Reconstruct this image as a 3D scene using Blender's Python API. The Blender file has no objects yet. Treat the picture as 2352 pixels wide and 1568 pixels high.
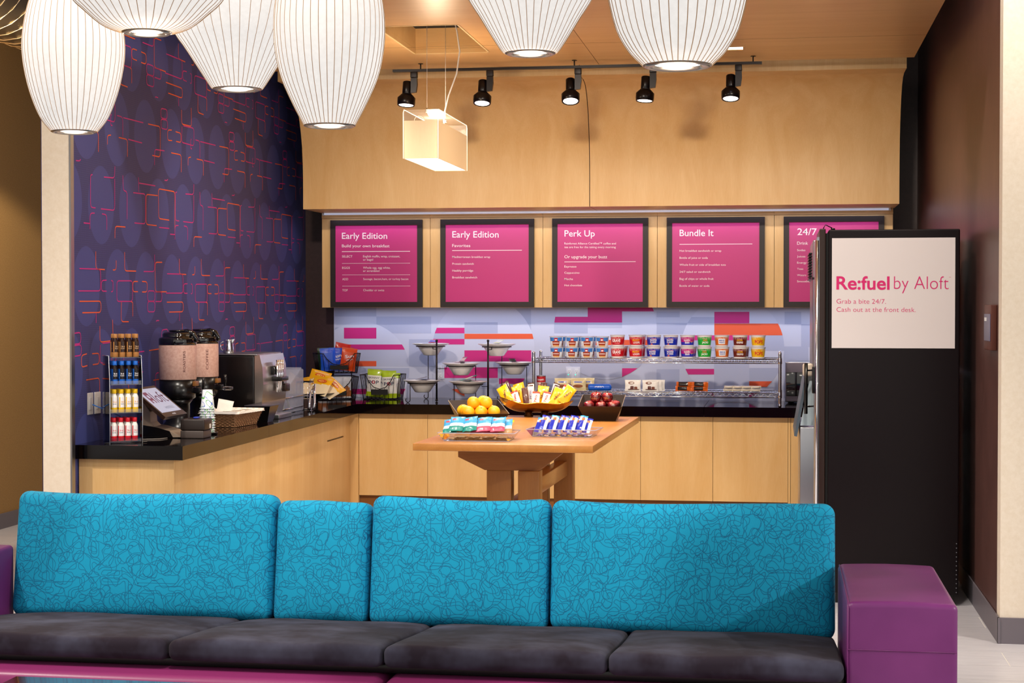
import bpy, bmesh, math, random
from mathutils import Vector, Matrix
random.seed(7)
SC = bpy.context.scene
COL = SC.collection
PI = math.pi

# ------------------------------------------------------------ camera
F, H = 3886.0, 1.68
TH, PT = math.atan(612 / F), math.atan(78 / F)
cam = bpy.data.cameras.new('camera')
cam.sensor_width = 36; cam.lens = 36 * F / 2352; cam.clip_start = .05; cam.clip_end = 100
cam_o = bpy.data.objects.new('camera', cam); COL.objects.link(cam_o)
cam_o.location = (0, 0, H); cam_o.rotation_euler = (PI / 2 - PT, 0, TH)
SC.camera = cam_o
FW = Vector((-math.sin(TH) * math.cos(PT), math.cos(TH) * math.cos(PT), -math.sin(PT)))
RT = Vector((math.cos(TH), math.sin(TH), 0)); UP = RT.cross(FW); CP = Vector((0, 0, H))
def at(x, y, X=None, Y=None, Z=None):
    """photo pixel -> point on the plane X=, Y= or Z="""
    r = FW + RT * ((x - 1176) / F) - UP * ((y - 784) / F)
    t = (X - CP.x) / r.x if X is not None else (Y - CP.y) / r.y if Y is not None else (Z - CP.z) / r.z
    return CP + r * t

# ------------------------------------------------------------ world, exposure
SC.view_settings.view_transform = 'Standard'; SC.view_settings.look = 'None'
SC.view_settings.gamma = 1; SC.view_settings.exposure = 0.45; SC.view_settings.use_curve_mapping = False
w = bpy.data.worlds.new('world'); SC.world = w; w.use_nodes = True
w.node_tree.nodes['Background'].inputs[0].default_value = (1.0, .95, .90, 1)
w.node_tree.nodes['Background'].inputs[1].default_value = .62

def light(name, typ, loc, energy, color, **k):
    l = bpy.data.lights.new(name, typ); l.energy = energy; l.color = color
    aim = k.pop('aim', None)
    for a, b in k.items(): setattr(l, a, b)
    o = bpy.data.objects.new(name, l); COL.objects.link(o); o.location = loc
    if aim is not None:
        o.rotation_euler = (Vector(aim) - Vector(loc)).to_track_quat('-Z', 'Y').to_euler()
    return o
WARM = (1, .87, .71); NEUT = (1, .92, .82); COOL = (.62, .74, 1)
# lobby ceiling downlights over the sofa
light('unseen_lobby_lamp', 'SPOT', (-5.0, 5.3, 4.9), 420, NEUT, aim=(-2.4, 7.2, .5), spot_size=1.2, spot_blend=.5, shadow_soft_size=.05)
light('unseen_lobby_lamp', 'SPOT', (4.4, 4.8, 2.9), 330, NEUT, aim=(-.6, 7.2, .5), spot_size=.9, spot_blend=.5, shadow_soft_size=.05)
# light over the sofa, then unseen spots added to brighten counters and beige wall
light('unseen_lobby_lamp', 'SPOT', (-1.6, 4.6, 4.9), 330, NEUT, aim=(-1.6, 7.0, .4), spot_size=1.3, spot_blend=.7, shadow_soft_size=.1)
for x_ in (-3.0, -1.2, .4, 2.0):
    light('unseen_lobby_lamp', 'SPOT', (x_, 7.9, 4.9), 210, NEUT, aim=(x_, 10.2, .5), spot_size=1.6, spot_blend=.8, shadow_soft_size=.1)
# unseen spots without fixtures, added under the wooden ceiling to brighten the cabinets
for x_ in (-3.0, -1.4, .2):
    light('cabinet_fill_lamp', 'SPOT', (x_, 9.5, 3.39), 260, WARM, aim=(x_, 12.9, .9), spot_size=1.5, spot_blend=.9, shadow_soft_size=.08)
light('corridor_fill_lamp', 'POINT', (-4.9, 9.3, 3.0), 130, (1, .85, .66), shadow_soft_size=.1)  # unseen point light added to lift the dim corridor
light('corridor_lamp', 'SPOT', (-4.6, 10.4, 3.35), 170, (1, .86, .68), aim=(-5.9, 12.7, .5), spot_size=1.0, spot_blend=.35, shadow_soft_size=.05)
# cool strip light under the wooden soffit
light('strip_lamp', 'AREA', (-1.42, 13.50, 2.44), 5, (.78, .82, 1), aim=(-1.42, 13.35, 0), shape='RECTANGLE', size=4.5, size_y=.05)

# cool strips under the wall cabinets
light('under_cabinet_lamp', 'AREA', (-1.42, 13.74, 1.668), 8, (.66, .75, 1), aim=(-1.42, 13.76, 0), shape='RECTANGLE', size=4.5, size_y=.04)

# ------------------------------------------------------------ materials
def lin(c):
    if isinstance(c, str):
        c = c.lstrip('#'); c = [int(c[i:i + 2], 16) / 255 for i in (0, 2, 4)]
    return tuple(x / 12.92 if x <= .04045 else ((x + .055) / 1.055) ** 2.4 for x in c) + (1,)
MATS = {}
def mat(name, col='#808080', rough=.5, metal=0, spec=.5, emis=None, es=0, trans=0, coat=0, alpha=1, ior=1.45):
    if name in MATS: return MATS[name]
    m = bpy.data.materials.new(name); m.use_nodes = True
    b = m.node_tree.nodes['Principled BSDF']
    b.inputs['Base Color'].default_value = lin(col)
    b.inputs['Roughness'].default_value = rough; b.inputs['Metallic'].default_value = metal
    b.inputs['Specular IOR Level'].default_value = spec; b.inputs['IOR'].default_value = ior
    b.inputs['Transmission Weight'].default_value = trans; b.inputs['Coat Weight'].default_value = coat
    b.inputs['Alpha'].default_value = alpha
    if emis:
        b.inputs['Emission Color'].default_value = lin(emis); b.inputs['Emission Strength'].default_value = es
    MATS[name] = m
    return m
class NT:
    def __init__(s, m): s.t = m.node_tree; s.b = s.t.nodes['Principled BSDF']
    def n(s, typ, **k):
        x = s.t.nodes.new('ShaderNode' + typ)
        for a, b in k.items(): setattr(x, a, b)
        return x
    def l(s, a, b): s.t.links.new(a, b)
    def obj(s, scale=(1, 1, 1), loc=(0, 0, 0), rot=(0, 0, 0)):
        tc = s.n('TexCoord'); mp = s.n('Mapping')
        mp.inputs['Scale'].default_value = scale; mp.inputs['Location'].default_value = loc; mp.inputs['Rotation'].default_value = rot
        s.l(tc.outputs['Object'], mp.inputs[0]); return mp.outputs[0]
    def noise(s, vec, scale, detail=2, rough=.5, dist=0):
        x = s.n('TexNoise'); x.inputs['Scale'].default_value = scale; x.inputs['Detail'].default_value = detail
        x.inputs['Roughness'].default_value = rough; x.inputs['Distortion'].default_value = dist
        s.l(vec, x.inputs['Vector']); return x.outputs['Fac']
    def math(s, op, a, b=None, clamp=False):
        x = s.n('Math', operation=op, use_clamp=clamp)
        for i, v in enumerate((a, b)):
            if v is None: continue
            if isinstance(v, (int, float)): x.inputs[i].default_value = v
            else: s.l(v, x.inputs[i])
        return x.outputs[0]
    def mix(s, fac, a, b):
        x = s.n('Mix', data_type='RGBA')
        if isinstance(fac, (int, float)): x.inputs[0].default_value = fac
        else: s.l(fac, x.inputs[0])
        for i, v in ((6, a), (7, b)):
            if isinstance(v, (str, tuple)): x.inputs[i].default_value = lin(v)
            else: s.l(v, x.inputs[i])
        return x.outputs[2]
    def ramp(s, fac, lo, hi):
        x = s.n('MapRange'); x.inputs[1].default_value = lo; x.inputs[2].default_value = hi; s.l(fac, x.inputs[0]); return x.outputs[0]
    def color(s, c): s.l(c, s.b.inputs['Base Color'])
    def bump(s, h, strength=.2, dist=.002):
        x = s.n('Bump'); x.inputs['Strength'].default_value = strength; x.inputs['Distance'].default_value = dist
        s.l(h, x.inputs['Height']); s.l(x.outputs[0], s.b.inputs['Normal'])
def wood(name, c1, c2, rough=.4, grain='z', sc=1.0, coat=0):
    if name in MATS: return MATS[name]
    m = mat(name, c1, rough, coat=coat); t = NT(m)
    s1 = {'x': (1, 14, 14), 'y': (14, 1, 14), 'z': (14, 14, 1)}[grain]
    s2 = {'x': (.7, 5, 5), 'y': (5, .7, 5), 'z': (5, 5, .7)}[grain]
    v = t.obj(tuple(a * sc for a in s1)); v2 = t.obj(tuple(a * sc for a in s2))
    n1 = t.noise(v, 12, 3, .6); n2 = t.noise(v2, 1.3, 3, .6, .8)
    f = t.math('ADD', t.math('MULTIPLY', t.ramp(n1, .3, .75), .3), t.math('MULTIPLY', t.ramp(n2, .3, .72), .6), True)
    t.color(t.mix(f, c1, c2)); t.bump(n1, .05, .001)
    return m
def speckled(name, c1, c2, sc, rough, lo=.6, hi=.75, metal=0, coat=0, bump=0):
    if name in MATS: return MATS[name]
    m = mat(name, c1, rough, metal, coat=coat); t = NT(m)
    n = t.noise(t.obj(), sc, 3, .7); t.color(t.mix(t.ramp(n, lo, hi), c1, c2))
    if bump: t.bump(n, bump, .002)
    return m
def glassy(name, tint='#ffffff', clear=.9):
    """thin clear acrylic: mostly transparent with glossy sheen"""
    if name in MATS: return MATS[name]
    m = mat(name, tint, .05); t = NT(m)
    tr = t.n('BsdfTransparent'); tr.inputs[0].default_value = lin(tint)
    gl = t.n('BsdfGlossy'); gl.inputs['Roughness'].default_value = .04
    mx = t.n('MixShader'); fr = t.n('Fresnel'); fr.inputs[0].default_value = 1.5
    f = t.math('ADD', fr.outputs[0], 1 - clear - .04, True)
    t.l(f, mx.inputs[0]); t.l(tr.outputs[0], mx.inputs[1]); t.l(gl.outputs[0], mx.inputs[2])
    t.l(mx.outputs[0], t.t.nodes['Material Output'].inputs[0])
    return m

MAPLE = wood('maple_veneer_upright', '#e6c189', '#d6a766', .38, 'z')
MAPLEX = wood('maple_veneer_lengthwise', '#dcb47c', '#cb9d62', .36, 'x')
OAK = wood('oak_table_lengthwise', '#c08442', '#9c6228', .3, 'y', coat=.12)
OAKZ = wood('oak_table_upright', '#b0783c', '#8f5a28', .4, 'z')
OAKX = wood('oak_table_crosswise', '#a87038', '#875226', .4, 'x')
BLACK_STONE = speckled('black_granite', '#080405', '#332a2e', 260, .06, .66, .8)
BLACK_STONE.node_tree.nodes['Principled BSDF'].inputs['Specular IOR Level'].default_value = .35
BEIGE = speckled('beige_plaster', '#e8dccb', '#e0d2be', 40, .8, .3, .7, bump=.1)
TAN = speckled('tan_textured_wallpaper', '#b38a52', '#94703d', 170, .8, .35, .65, bump=.3)
DARKWALL = speckled('dark_brown_paint', '#3a2224', '#2f1a1c', 30, .42, .3, .7)
CEILW = mat('white_ceiling_paint', '#d8d2ca', .8)
BLACKC = mat('black_ceiling_paint', '#0a0808', .9)
BASEB = mat('grey_rubber_baseboard', '#6b646b', .45)
CHROME = mat('chrome', '#dfe2e8', .12, 1)
STEEL = mat('brushed_steel', '#a9abb0', .32, 1)
BLK = mat('black_plastic', '#0c0a0b', .25)
BLKM = mat('black_metal', '#161012', .4, .3)
BRONZE = mat('bronze_wire', '#1d1210', .38, .5)
WHITE = mat('white_ceramic', '#e9e6e6', .15, coat=.3)
WPLAS = mat('white_plastic', '#e6e3e0', .35)
ACR = glassy('clear_acrylic')
FROST = mat('hazy_acrylic', '#a9aec6', .15, alpha=.42)
ACR2 = glassy('clear_acrylic_thick', '#f2f4f8', .84)
PINK = mat('magenta_print', '#c21a76', .5)
WTXT = mat('white_lettering', '#f4e4f0', .5)

# ------------------------------------------------------------ mesh helpers
class MB:
    def __init__(s): s.v = []; s.f = []; s.m = []; s.s = []
    def add(s, vs, fs, mi=0, sm=False):
        o = len(s.v); s.v += [Vector(p) for p in vs]
        for f in fs:
            s.f.append([i + o for i in f]); s.m.append(mi); s.s.append(sm)
        return s
    def box(s, x0, x1, y0, y1, z0, z1, mi=0):
        vs = [(x, y, z) for x in (x0, x1) for y in (y0, y1) for z in (z0, z1)]
        return s.add(vs, [(0, 1, 3, 2), (4, 6, 7, 5), (0, 4, 5, 1), (2, 3, 7, 6), (0, 2, 6, 4), (1, 5, 7, 3)], mi)
    def rbox(s, x0, x1, y0, y1, z0, z1, r=.01, seg=2, mid=(1, 1, 1), mi=0, sm=True, fn=None):
        c = ((x0 + x1) / 2, (y0 + y1) / 2, (z0 + z1) / 2); h = ((x1 - x0) / 2, (y1 - y0) / 2, (z1 - z0) / 2)
        r = min(r, min(h) * .999); ax = []
        for i in range(3):
            a = [-h[i] + r * k / seg for k in range(seg)]; n = mid[i]; i0 = -h[i] + r
            b = [i0 + 2 * (h[i] - r) * k / n for k in range(n + 1)]
            ax.append(a + b + [-q for q in reversed(a)])
        idx = {}; vs = []; fs = []
        def vid(i, j, k):
            key = (i, j, k)
            if key not in idx:
                q = Vector((ax[0][i], ax[1][j], ax[2][k]))
                inn = Vector(max(-h[t] + r, min(h[t] - r, q[t])) for t in range(3)); d = q - inn
                if d.length > 1e-9: q = inn + d.normalized() * r
                if fn: q = fn(q, h)
                idx[key] = len(vs); vs.append(q + Vector(c))
            return idx[key]
        n = [len(a) - 1 for a in ax]
        for i in range(n[0]):
            for j in range(n[1]):
                fs.append((vid(i, j, 0), vid(i, j + 1, 0), vid(i + 1, j + 1, 0), vid(i + 1, j, 0)))
                fs.append((vid(i, j, n[2]), vid(i + 1, j, n[2]), vid(i + 1, j + 1, n[2]), vid(i, j + 1, n[2])))
        for i in range(n[0]):
            for k in range(n[2]):
                fs.append((vid(i, 0, k), vid(i + 1, 0, k), vid(i + 1, 0, k + 1), vid(i, 0, k + 1)))
                fs.append((vid(i, n[1], k), vid(i, n[1], k + 1), vid(i + 1, n[1], k + 1), vid(i + 1, n[1], k)))
        for j in range(n[1]):
            for k in range(n[2]):
                fs.append((vid(0, j, k), vid(0, j, k + 1), vid(0, j + 1, k + 1), vid(0, j + 1, k)))
                fs.append((vid(n[0], j, k), vid(n[0], j + 1, k), vid(n[0], j + 1, k + 1), vid(n[0], j, k + 1)))
        return s.add(vs, fs, mi, sm)
    def lathe(s, prof, n=24, c=(0, 0, 0), mi=0, sm=True, sx=1, sy=1, cap=True):
        """prof: (r, z[, mi]) from bottom to top"""
        o = len(s.v); c = Vector(c)
        for p in prof:
            for k in range(n):
                a = 2 * PI * k / n; s.v.append(c + Vector((p[0] * math.cos(a) * sx, p[0] * math.sin(a) * sy, p[1])))
        for i in range(len(prof) - 1):
            q = prof[i][2] if len(prof[i]) > 2 else mi
            for k in range(n):
                k2 = (k + 1) % n
                s.f.append([o + i * n + k, o + i * n + k2, o + (i + 1) * n + k2, o + (i + 1) * n + k]); s.m.append(q); s.s.append(sm)
        if cap:
            if prof[0][0] > 1e-4: s.f.append([o + k for k in reversed(range(n))]); s.m.append(prof[0][2] if len(prof[0]) > 2 else mi); s.s.append(False)
            if prof[-1][0] > 1e-4: s.f.append([o + (len(prof) - 1) * n + k for k in range(n)]); s.m.append(prof[-2][2] if len(prof[-2]) > 2 else mi); s.s.append(False)
        return s
    def tube(s, pts, r, n=6, closed=False, mi=0, sm=True):
        pts = [Vector(p) for p in pts]; N = len(pts); o = len(s.v); up = None
        for i, p in enumerate(pts):
            if closed: t = pts[(i + 1) % N] - pts[i - 1]
            else: t = pts[min(i + 1, N - 1)] - pts[max(i - 1, 0)]
            t.normalize()
            if up is None: up = Vector((0, 0, 1)) if abs(t.z) < .9 else Vector((1, 0, 0))
            b = t.cross(up)
            if b.length < 1e-6: b = t.orthogonal()
            b.normalize(); up = b.cross(t).normalized()
            rr = r[i] if isinstance(r, (list, tuple)) else r
            for k in range(n):
                a = 2 * PI * k / n; s.v.append(p + (b * math.cos(a) + up * math.sin(a)) * rr)
        for i in range(N if closed else N - 1):
            for k in range(n):
                a0 = o + i * n; a1 = o + ((i + 1) % N) * n; k2 = (k + 1) % n
                s.f.append([a0 + k, a1 + k, a1 + k2, a0 + k2]); s.m.append(mi); s.s.append(sm)
        if not closed:
            s.f.append([o + k for k in range(n)]); s.f.append([o + (N - 1) * n + k for k in reversed(range(n))])
            s.m += [mi, mi]; s.s += [False, False]
        return s
    def prism(s, poly, axis, a0, a1, mi=0, sm=False):
        """extrude a 2-D polygon: axis x -> (y,z), y -> (x,z), z -> (x,y)"""
        P = {'x': lambda q, a: (a, q[0], q[1]), 'y': lambda q, a: (q[0], a, q[1]), 'z': lambda q, a: (q[0], q[1], a)}[axis]
        n = len(poly); vs = [P(q, a0) for q in poly] + [P(q, a1) for q in poly]
        fs = [list(range(n))[::-1], list(range(n, 2 * n))] + [[i, (i + 1) % n, n + (i + 1) % n, n + i] for i in range(n)]
        return s.add(vs, fs, mi, sm)
    def poly(s, pts, mi=0): return s.add(pts, [list(range(len(pts)))], mi)
    def xf(s, M, start=0):
        for i in range(start, len(s.v)): s.v[i] = M @ s.v[i]
        return s
    def join(s, o, M=None, dm=0):
        s.add([M @ p if M else p for p in o.v], o.f, 0)
        k = len(o.f); s.m[-k:] = [q + dm for q in o.m]; s.s[-k:] = list(o.s); return s
    def build(s, name, mats, parent=None, loc=None, rot=None, fix=True):
        me = bpy.data.meshes.new(name); me.from_pydata([tuple(p) for p in s.v], [], s.f)
        for m in (mats if isinstance(mats, (list, tuple)) else [mats]): me.materials.append(m)
        me.polygons.foreach_set('material_index', s.m); me.polygons.foreach_set('use_smooth', s.s)
        if fix:
            bm = bmesh.new(); bm.from_mesh(me); bmesh.ops.recalc_face_normals(bm, faces=bm.faces); bm.to_mesh(me); bm.free()
        me.update()
        return link(name, me, parent, loc, rot)
def link(name, me, parent=None, loc=None, rot=None):
    o = bpy.data.objects.new(name, me); COL.objects.link(o)
    if parent: o.parent = parent
    if loc is not None: o.location = loc
    if rot is not None: o.rotation_euler = rot
    return o
def tag(o, label, cat, group=None):
    o['label'] = label; o['category'] = cat
    if group: o['group'] = group
    return o
def struct(o): o['kind'] = 'structure'; return o
def stuff(o): o['kind'] = 'stuff'; return o
def thing(name, label, cat, loc=(0, 0, 0), rz=0, group=None):
    o = bpy.data.objects.new(name, None); COL.objects.link(o); o.location = loc
    o.rotation_euler = rz if isinstance(rz, (tuple, list)) else (0, 0, rz)
    o.empty_display_size = .05
    return tag(o, label, cat, group)
def dup(root, loc, rot=None, label=None):
    r = root.copy(); COL.objects.link(r); r.location = loc
    if rot is not None: r.rotation_euler = rot if isinstance(rot, (tuple, list)) else (0, 0, rot)
    if label: r['label'] = label
    for ch in list(root.children):
        c = ch.copy(); COL.objects.link(c); c.parent = r
        for g in list(ch.children):
            d = g.copy(); COL.objects.link(d); d.parent = c
    return r
# ---- lettering
_txt = {}
def txt(s, bold=0.0, res=3):
    """lettering outline: (verts (x,y) with cap height 1 and left edge 0, faces, width)"""
    key = (s, bold)
    if key in _txt: return _txt[key]
    cu = bpy.data.curves.new('t', 'FONT'); cu.body = s; cu.size = 1; cu.offset = bold; cu.resolution_u = res
    o = bpy.data.objects.new('t', cu); me = bpy.data.meshes.new_from_object(o)
    vs = [v.co.copy() for v in me.vertices]; fs = [list(p.vertices) for p in me.polygons]
    bpy.data.objects.remove(o); bpy.data.meshes.remove(me); bpy.data.curves.remove(cu)
    x0 = min(v.x for v in vs); x1 = max(v.x for v in vs); CAPH = .729
    _txt[key] = ([((v.x - x0), v.y / CAPH) for v in vs], fs, x1 - x0)
    return _txt[key]
def put_text(mb, s, f, bold=0.0, mi=0, res=3):
    """f maps (u 0..1 along the width, v 0..1 along cap height) to a point"""
    vs, fs, wd = txt(s, bold, res)
    mb.add([f(x / wd, y) for x, y in vs], fs, mi)
def px_text(mb, s, x0, x1, top, base, Y, bold=0.0, mi=0, slope=0.0, res=3):
    """lettering on a wall plane Y= between photo pixels"""
    a = at(x0, base, Y=Y); b = at(x1, base + slope * (x1 - x0), Y=Y); t = at(x0, top, Y=Y)
    put_text(mb, s, lambda u, v: Vector((a.x + (b.x - a.x) * u, Y, a.z + (b.z - a.z) * u + (t.z - a.z) * v)), bold, mi, res)
def arc_poly(pts, r=.02, n=4, closed=False):
    """round the corners of a 2-D polyline"""
    P = [Vector(p) for p in pts]; out = []
    N = len(P)
    for i in range(N):
        if not closed and i in (0, N - 1): out.append(P[i]); continue
        a, b, c = P[i - 1], P[i], P[(i + 1) % N]
        d1 = (a - b); d2 = (c - b); rr = min(r, d1.length * .45, d2.length * .45)
        p1 = b + d1.normalized() * rr; p2 = b + d2.normalized() * rr
        for k in range(n + 1):
            t = k / n; out.append((1 - t) ** 2 * p1 + 2 * t * (1 - t) * b + t * t * p2)
    return out
# ============================================================ THE SETTING
WALLB = 13.97                                   # back wall
def lwx(y): return -3.845 - .0255 * (y - 8.72)  # left patterned wall, slightly out of square
# ---- floor with plank tiles
fm = mat('floor_plank_porcelain', '#b9b2ac', .3); t = NT(fm)
v = t.obj((1, 1, 1)); n1 = t.noise(t.obj((1.2, 14, 1)), 3, 4, .65); n2 = t.noise(v, 1.1, 1)
t.color(t.mix(t.math('ADD', t.math('MULTIPLY', t.ramp(n1, .3, .7), .6), t.math('MULTIPLY', n2, .4)), '#a8a4aa', '#cac7ca'))
GROUT = mat('pale_grout', '#d9d2c8', .7)
floor = struct(MB().box(-7.5, 5, -2.5, 15, -.1, -.0015).build('floor', GROUT))
TW, TL = .318, 1.22
tile_me = {}
for r in range(-3, 23):
    y0 = 8.167 + TW * (r - 3) - TW * 6 + TW * 3
    off = {0: 1.079, 1: 1.079 - .41, 2: 1.079 - .82}[(r + 3) % 3]
    for k in range(-6, 3):
        x0 = off + TL * k
        if x0 < -7 or x0 + TL > 4.8: continue
        if 'm' not in tile_me:
            o = MB().box(.002, TL - .002, .002, TW - .002, -.01, 0).build('floor_tile', fm, floor); tile_me['m'] = o.data
        else: o = link('floor_tile', tile_me['m'], floor)
        o.location = (x0, y0, 0)
# ---- patterned left wall
pw = mat('purple_patterned_wallpaper', '#463a5c', .55); t = NT(pw)
tc = t.n('TexCoord'); sp = t.n('SeparateXYZ'); t.l(tc.outputs['Object'], sp.inputs[0])
def ell(y, z, oy, oz, py, pz, ry, rz):
    a = t.math('DIVIDE', t.math('SUBTRACT', t.math('PINGPONG', t.math('SUBTRACT', y, oy), py / 2), 0), ry)
    b = t.math('DIVIDE', t.math('PINGPONG', t.math('SUBTRACT', z, oz), pz / 2), rz)
    d = t.math('ADD', t.math('MULTIPLY', a, a), t.math('MULTIPLY', b, b))
    return t.math('LESS_THAN', d, 1)
E1 = ell(sp.outputs[1], sp.outputs[2], 9.05, 1.80, .489, .94, .2, .225)
E2 = ell(sp.outputs[1], sp.outputs[2], 9.28, 2.27, .489, .94, .2, .225)
e = t.math('MAXIMUM', E1, E2)
dots = t.math('MULTIPLY', t.math('LESS_THAN', t.math('PINGPONG', sp.outputs[1], .006), .003), t.math('LESS_THAN', t.math('PINGPONG', sp.outputs[2], .006), .003))
c0 = t.mix(dots, '#373a6c', '#40437e')
t.color(t.mix(e, c0, '#444a88'))
wl = MB()
ya, yb = 8.80, WALLB + .1
wl.prism([(lwx(ya), ya), (lwx(yb), yb), (lwx(yb) - .16, yb), (lwx(ya) - .16, ya)], 'z', 0, 5.0)
wall_left = struct(wl.build('wall_left', pw))
xa_, xb_, xc_ = (at(q, 900, Y=8.76).x for q in (98.5, 161.5, 165.5))
struct(MB().box(xa_, xb_, 8.76, 8.80, 0, 5.0).build('wall_left_end', BEIGE))
struct(MB().box(xb_, xc_, 8.757, 8.7985, 0, 5.0).build('trim_1', STEEL))
# flat printed lines of the wallpaper
ROWS = dict(
 A=[('o', '237,945 237,1083 308,1087'), ('p', '110,1079 275,1084 275,1254 100,1254'), ('p', '322,1170 281,1172 281,1256 322,1256'),
    ('o', '397,1015 397,1090 372,1090'), ('p', '358,1173 372,1176 372,1258 358,1260'), ('o', '463,950 463,1097 553,1099'),
    ('p', '612,1102 697,1103 697,970'), ('pc', '402,1175 525,1175 525,1336 402,1336'), ('o', '567,1180 527,1180 527,1260 567,1260'),
    ('o', '600,1180 640,1182 640,1262 600,1262'), ('o', '757,1030 702,1030 702,1261 792,1261'), ('pc', '642,1254 700,1254 700,1334 642,1334'),
    ('pc', '642,1337 700,1337 700,1418 642,1418'), ('p', '705,1262 755,1262 755,1337 705,1337'), ('o', '108,1336 278,1334 278,1422 132,1425'),
    ('p', '240,1425 240,1505'), ('o', '438,1340 436,1495 495,1495'), ('o', '513,1338 527,1342 527,1453'), ('p', '710,1492 715,1486 733,1486')],
 B=[('o', '812,700 730,688 726,454 857,478 857,770'), ('p', '940,495 1003,500 1005,420'), ('p', '872,480 860,484 860,704 890,706'),
    ('p', '922,712 1004,721 1004,505'), ('p', '885,742 857,742 857,850'), ('p', '928,746 957,752 957,855'), ('o', '1068,833 1005,829 1005,910'),
    ('p', '1052,480 1054,585 1078,588 1077,780'), ('p', '1146,490 1147,590'), ('p', '1150,530 1248,546'), ('p', '1115,597 1188,604 1188,809 1122,804'),
    ('o', '1262,613 1192,606 1192,813 1256,820'), ('p', '733,757 812,765'), ('p', '820,810 857,813 857,830'), ('p', '775,388 795,390 802,380')],
 C=[('o', '1205,122 1278,137 1278,347 1230,337'), ('p', '697,270 697,146 775,158'), ('o', '828,173 907,190 907,325'), ('o', '982,207 960,210 960,272'),
    ('p', '1018,72 1052,82 1052,215'), ('p', '1055,85 1175,115'), ('p', '1085,232 1168,254'), ('o', '1028,222 1080,233 1080,352'),
    ('p', '985,65 980,75 980,140 990,142'), ('o', '1348,158 1322,158 1322,230 1350,230'), ('pc', '1281,10 1320,18 1320,85 1281,76'),
    ('pc', '1281,85 1322,92 1322,157 1283,148'), ('o', '1372,168 1405,178 1405,242 1375,235'), ('o', '1408,15 1408,113 1470,128 1467,0'),
    ('p', '1410,130 1408,240 1484,262 1484,140 1420,125')])
WORG = mat('orange_printed_line', '#f2622c', .5); WMAG = mat('magenta_printed_line', '#cf2a86', .5)
lines = MB(); PER = 1.467
def strip(mb, pts, wd, mi):
    n = len(pts); L = []; R = []
    for i in range(n):
        a = pts[max(i - 1, 0)]; b = pts[min(i + 1, n - 1)]; d = (b - a).normalized(); q = Vector((-d.y, d.x)) * wd / 2
        L.append(pts[i] + q); R.append(pts[i] - q)
    W = lambda p: Vector((lwx(p.x) + .0012, p.x, p.y))
    mb.add([W(p) for p in L] + [W(p) for p in R], [(i, i + 1, n + i + 1, n + i) for i in range(n - 1)], mi)
def wall_pt(zx, zy):
    x, y = 150 + zx * .29336, 300 + zy * .29336
    p = at(x, y, X=-3.9)
    for _ in range(3): p = at(x, y, X=lwx(p.y))
    return Vector((p.y, p.z))
for rn, items in ROWS.items():
    for shift in ({'A': (0, 1.41), 'B': (0, 1.41), 'C': (0, -1.41)}[rn]):
        for col_, s_ in items:
            pts = [wall_pt(*map(float, q.split(','))) for q in s_.split()]
            cl = col_.endswith('c')
            if cl: pts.append(pts[0])
            for k in range(-4, 5):
                pp = [p + Vector((PER * k, shift)) for p in pts]
                ys = [p.x for p in pp]; zs = [p.y for p in pp]
                if min(ys) < 8.83 or max(ys) > WALLB - .03 or min(zs) < .93: continue
                strip(lines, arc_poly(pp[:-1], .03, 3, True) + [arc_poly(pp[:-1], .03, 3, True)[0]] if cl else arc_poly(pp, .03, 3), .0066, 0 if col_[0] == 'o' else 1)
lines.build('printed_lines', [WORG, WMAG], wall_left, fix=False)
# ---- back wall and printed backsplash
wall_back = struct(MB().box(-4.1, 1.3, WALLB, WALLB + .15, 0, 5.0).build('wall_back', DARKWALL))
YB = WALLB - .02
bp = MB(); bp.box(-3.727, 1.05, YB, WALLB - .001, .92, 1.70, 0)
back_panel = bp.build('backsplash_panel', [mat('backsplash_light', '#b9bcd2', .42)], wall_back)
pr = MB()
def z6(x, y): return (740 + x * .2998, 470 + y * .2998)
def z7(x, y): return (1260 + x * .2998, 470 + y * .2998)
LAYK = [0]
def prect(zf, x0, y0, x1, y1, mi, lay, circ=None):
    n = 8 if circ else 1; L = []; R = []
    if y1 - y0 > 20: LAYK[0] = (LAYK[0] + .00002) % .0005
    for k in range(n + 1):
        y = y0 + (y1 - y0) * k / n; a, b = x0, x1
        if circ:
            d = circ[2] ** 2 - (y - circ[1]) ** 2
            if d <= 0: continue
            d = math.sqrt(d); a = max(a, circ[0] - d); b = min(b, circ[0] + d)
            if b < a: b = a
        for lst, x in ((L, a), (R, b)):
            p = at(*zf(x, y), Y=YB - .0006 * lay - LAYK[0]); p.x = max(-3.7265, min(1.04, p.x)); p.z = max(.921, min(1.68, p.z)); lst.append(p)
    for i in range(len(L) - 1): pr.add([L[i], L[i + 1], R[i + 1], R[i]], [(0, 1, 2, 3)], mi)
def pcirc(zf, c, mi, lay, y0=780, y1=1480):
    n = 40; yy = [y0 + (y1 - y0) * k / n for k in range(n + 1)]
    for k in range(n): prect(zf, -9e3, yy[k], 9e3, yy[k + 1], mi, lay, c)
C1, C2 = (300, 1265, 367), (1235, 1103, 391); C3, C4 = (435, 945, 393), (1410, 1098, 395)
G, LT, PK, OR, G2 = 0, 1, 2, 3, 4
for a in ((97, 790, 415, 856, G), (415, 856, 835, 985, G), (97, 940, 200, 1070, G), (1090, 800, 1600, 985, G), (665, 1030, 880, 1240, G), (640, 1330, 1000, 1480, G)): prect(z6, *a, 1)
for a in ((827, 817, 1005, 862, G), (827, 905, 1150, 990, G), (1808, 820, 1935, 915, G), (1800, 1085, 1990, 1480, G), (1935, 915, 2080, 1090, G), (827, 1260, 1003, 1480, G), (-60, 1330, 300, 1480, G)): prect(z7, *a, 1)
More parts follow.
